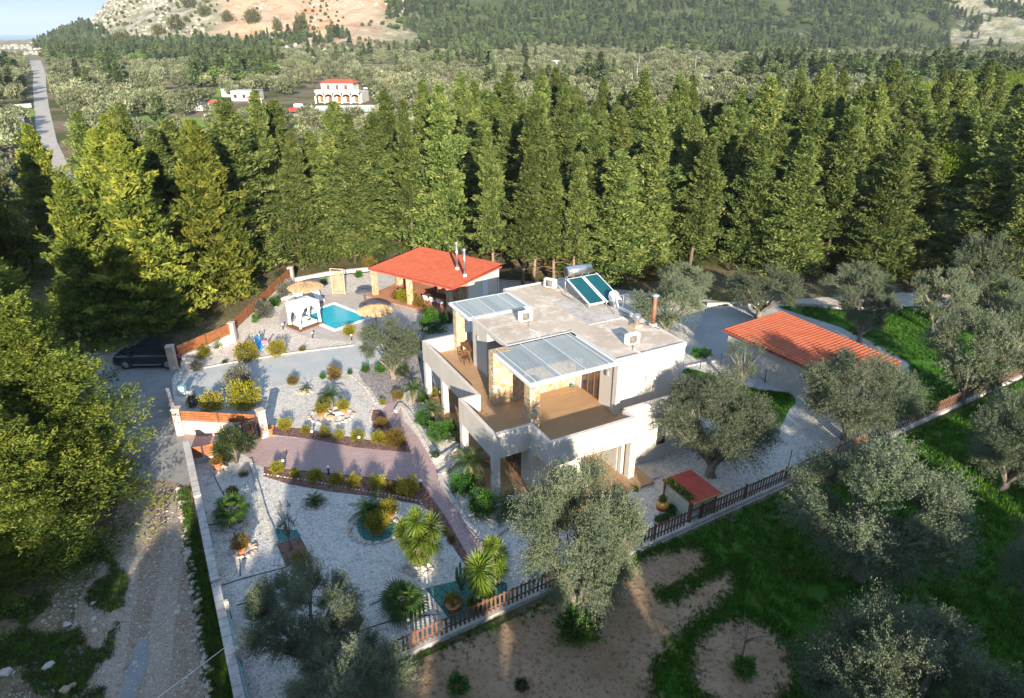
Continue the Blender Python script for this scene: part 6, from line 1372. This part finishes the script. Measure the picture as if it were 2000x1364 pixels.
# ============================================================ GRASS, STONES, LITTER
def tuft(seed,n=16,h=.3,sp=.10,mat=m_grass):
    g=np.random.default_rng(seed); c=np.stack([g.normal(size=n)*sp,g.normal(size=n)*sp,np.full(n,h*.42)],1); d=np.stack([g.normal(size=n)*.35,g.normal(size=n)*.35,np.ones(n)],1)
    return quads('tuft',c,d,h*(.6+.8*g.random(n)),.035,mat,g.random(n))
TU=[tuft(i) for i in range(4)]; TUY=[tuft(9,14,.28,.1,m_leaf_yu)]
def in_any(polys,x,y): return any(inside(q,x,y) for q in polys)
fieldp=[G(1285,1070),G(1600,935),G(1830,825),G(2060,718),(55,44),(50,12),(24,12),(6,14),(1,16),G(760,1335),G(1060,1185)]
soil1=[G(735,1330),G(1060,1185),G(1200,1120),G(1290,1075),G(1365,1068),G(1390,1110),G(1330,1150),G(1300,1165),G(1370,1130),G(1430,1108),G(1445,1125),G(1420,1180),G(1360,1220),G(1310,1280),G(1280,1330),G(1260,1450),G(640,1450)]
soil2=[G(1345,1300),G(1360,1240),G(1410,1212),G(1480,1208),G(1530,1245),G(1560,1300),G(1530,1370),G(1440,1400),G(1360,1360)]
gp_=[];g=random.Random(5)
while len(gp_)<26000:
    x=g.uniform(0,52);y=g.uniform(13,46)
    if inside(fieldp,x,y) and not inside(soil1,x,y) and not inside(soil2,x,y) and noise.noise(Vector((x*.5,y*.5,2)))>-.62: gp_.append((x,y,0))
scatter('field_grass_tufts',gp_,rng.random(len(gp_))*6.28,rng.uniform(.5,1.25,len(gp_)),TU+TUY,'lush green grass in the field beyond the fence','grass')
gp_=[];lawnp=[G(1338,722),G(1470,762),G(1543,772),G(1540,800),G(1480,850),G(1330,790)]
def fill(poly,n,zz,thr=-.4):
    xs=[p[0] for p in poly];ys_=[p[1] for p in poly]; out=[];k=0
    while len(out)<n and k<n*20:
        k+=1; x=g.uniform(min(xs),max(xs));y=g.uniform(min(ys_),max(ys_))
        if inside(poly,x,y) and noise.noise(Vector((x*.5,y*.5,2)))>thr: out.append((x,y,zz))
    return out
a=fill(lawnp,2600,.014)+fill(green_poly,5200,.008,-.3)
scatter('lawn_grass_tufts',a,rng.random(len(a))*6.28,rng.uniform(.35,.9,len(a)),TU,'green grass of the lawn and orchard inside the fence','grass')
vp=fill([G(350,960),G(366,960),G(440,1300),G(455,1400),G(418,1400),G(400,1290),G(385,1190),G(366,1080)],3200,0,-.5)+fill([G(-80,1000),G(150,1000),G(250,1130),G(230,1230),G(200,1364),G(60,1450),G(-120,1450)],6500,0,-.12)+fill([G(280,940),G(325,700),G(340,700),G(346,760),G(366,930),G(350,945)],0,0)
m_weed=leafmat('weed_blades',(.03,.05,.012),(.06,.10,.02),(.15,.15,.06),.3)
TW=[tuft(60+i,14,.24,.12,m_weed) for i in range(3)]
scatter('verge_grass_tufts',vp,rng.random(len(vp))*6.28,rng.uniform(.25,.85,len(vp)),TW+TU[:1],'weeds and grass along the stony track','grass')
def rim(poly,n,wd=.9):
    out=[]
    L=list(zip(poly,poly[1:]+poly[:1]))
    for _ in range(n):
        a,b=g.choice(L); t=g.random(); d=abs(g.gauss(0,wd)); x=a[0]+(b[0]-a[0])*t+g.gauss(0,1)*wd*.5; y=a[1]+(b[1]-a[1])*t+g.gauss(0,1)*wd*.5
        if y>15: out.append((x,y,.02))
    return out
sm1=smooth(soil1,.16,6,len('raked_soil_field'),True); sm2=smooth(soil2,.16,6,len('raked_soil_round'),True)
rm=[p for p in rim(sm1,4200,.5) if (p[0]-1.3)*0+1 and not inside(plot,p[0],p[1])]+rim(sm2,1600,.45)
scatter('soil_margin_weeds',rm,rng.random(len(rm))*6.28,rng.uniform(.2,.6,len(rm)),TU,'weeds creeping over the edges of the raked soil','weeds')
wp=fill(soil1,900,.006,-.5)+fill([G(470,1390),G(425,1160),G(370,890),G(500,920),G(640,1370)],160,.004)
scatter('soil_weeds',wp,rng.random(len(wp))*6.28,rng.uniform(.12,.35,len(wp)),TU,'tiny weeds on the raked soil and gravel','weeds')
tp=fill([G(200,950),G(366,955),G(400,1200),G(418,1400),G(-50,1450),G(100,1180)],5200,.0,-.6)
scatter('track_stones',tp,rng.random(len(tp))*6.28,np.clip(rng.lognormal(-3.85,.55,len(tp)),.015,.16),ROCKS,'loose stones of the gravel track','stones')
tp=fill(plot,9000,.01,-.1); scatter('garden_pebbles',[p for p in tp if not inside([G(*q) for q in pk],p[0],p[1]) and p[1]<47],rng.random(len([p for p in tp if not inside([G(*q) for q in pk],p[0],p[1]) and p[1]<47]))*6.28,rng.uniform(.012,.035,len([p for p in tp if not inside([G(*q) for q in pk],p[0],p[1]) and p[1]<47])),ROCKS,'scattered larger pebbles on the garden gravel','pebbles')
tp=fill(soil1,2500,.01,-.6)+fill(soil2,500,.01,-.6); scatter('soil_clods',tp,rng.random(len(tp))*6.28,rng.uniform(.015,.05,len(tp)),[rock_mesh('clod',i,m_dirt,.6) for i in (31,32)],'small clods and stones on the raked soil','clods')
for px,py,r,l in ((132,1222,.16,'pale stone left of the track, upper of two'),(97,1303,.24,'largest white boulder at the lower left'),(128,1350,.2,'reddish boulder below the white one'),(142,1342,.16,'pale boulder beside the reddish one'),(183,1180,.13,'pale stone in the short row left of the track, top'),(184,1210,.14,'pale stone in the short row left of the track, middle'),(185,1232,.12,'pale stone in the short row left of the track, bottom'),(10,1315,.22,'pale stone at the left edge near the bottom')):
    x,y=G(px,py); tag(link('boulder',ROCKS[5] if 'reddish' in l else random.choice(ROCKS[:5]),None,(x,y,r*.3),(0,0,px),(r,r,r)),l,'stone')
# forest floor under the trees: dead twigs and undergrowth
up=[(x+random.gauss(0,1.3),y-abs(random.gauss(0,1.6)),0) for x,y,_,_ in fl_ if y<yfront(Pj(x,y)[0])+7 for _ in range(3)]
if up: scatter('forest_undergrowth',up,rng.random(len(up))*6.28,rng.uniform(.35,.9,len(up)),[ball_mesh('foliage',200,500,m_leaf_or,.22),ball_mesh('foliage',201,500,m_leaf_gy,.22),ball_mesh('foliage',202,500,m_leaf_dk,.22)],'brown and grey undergrowth at the forest edge','undergrowth')
print('trees',ntree,len(fl_),len(fp),len(op),len(far),len(fc),len(hb))
# ============================================================ HAZE
hz=bpy.data.materials.new('haze_air'); hz.use_nodes=True; hz.node_tree.nodes.clear()
ho=hz.node_tree.nodes.new('ShaderNodeOutputMaterial'); hv_=hz.node_tree.nodes.new('ShaderNodeVolumePrincipled'); hv_.inputs['Density'].default_value=.00008; hv_.inputs['Color'].default_value=(.74,.87,1,1); hv_.inputs['Anisotropy'].default_value=0.0
hz.node_tree.links.new(hv_.outputs[0],ho.inputs['Volume'])
tag(MB().box(-12600,12600,-260,12600,-28,260).build('haze',hz),kind='stuff')
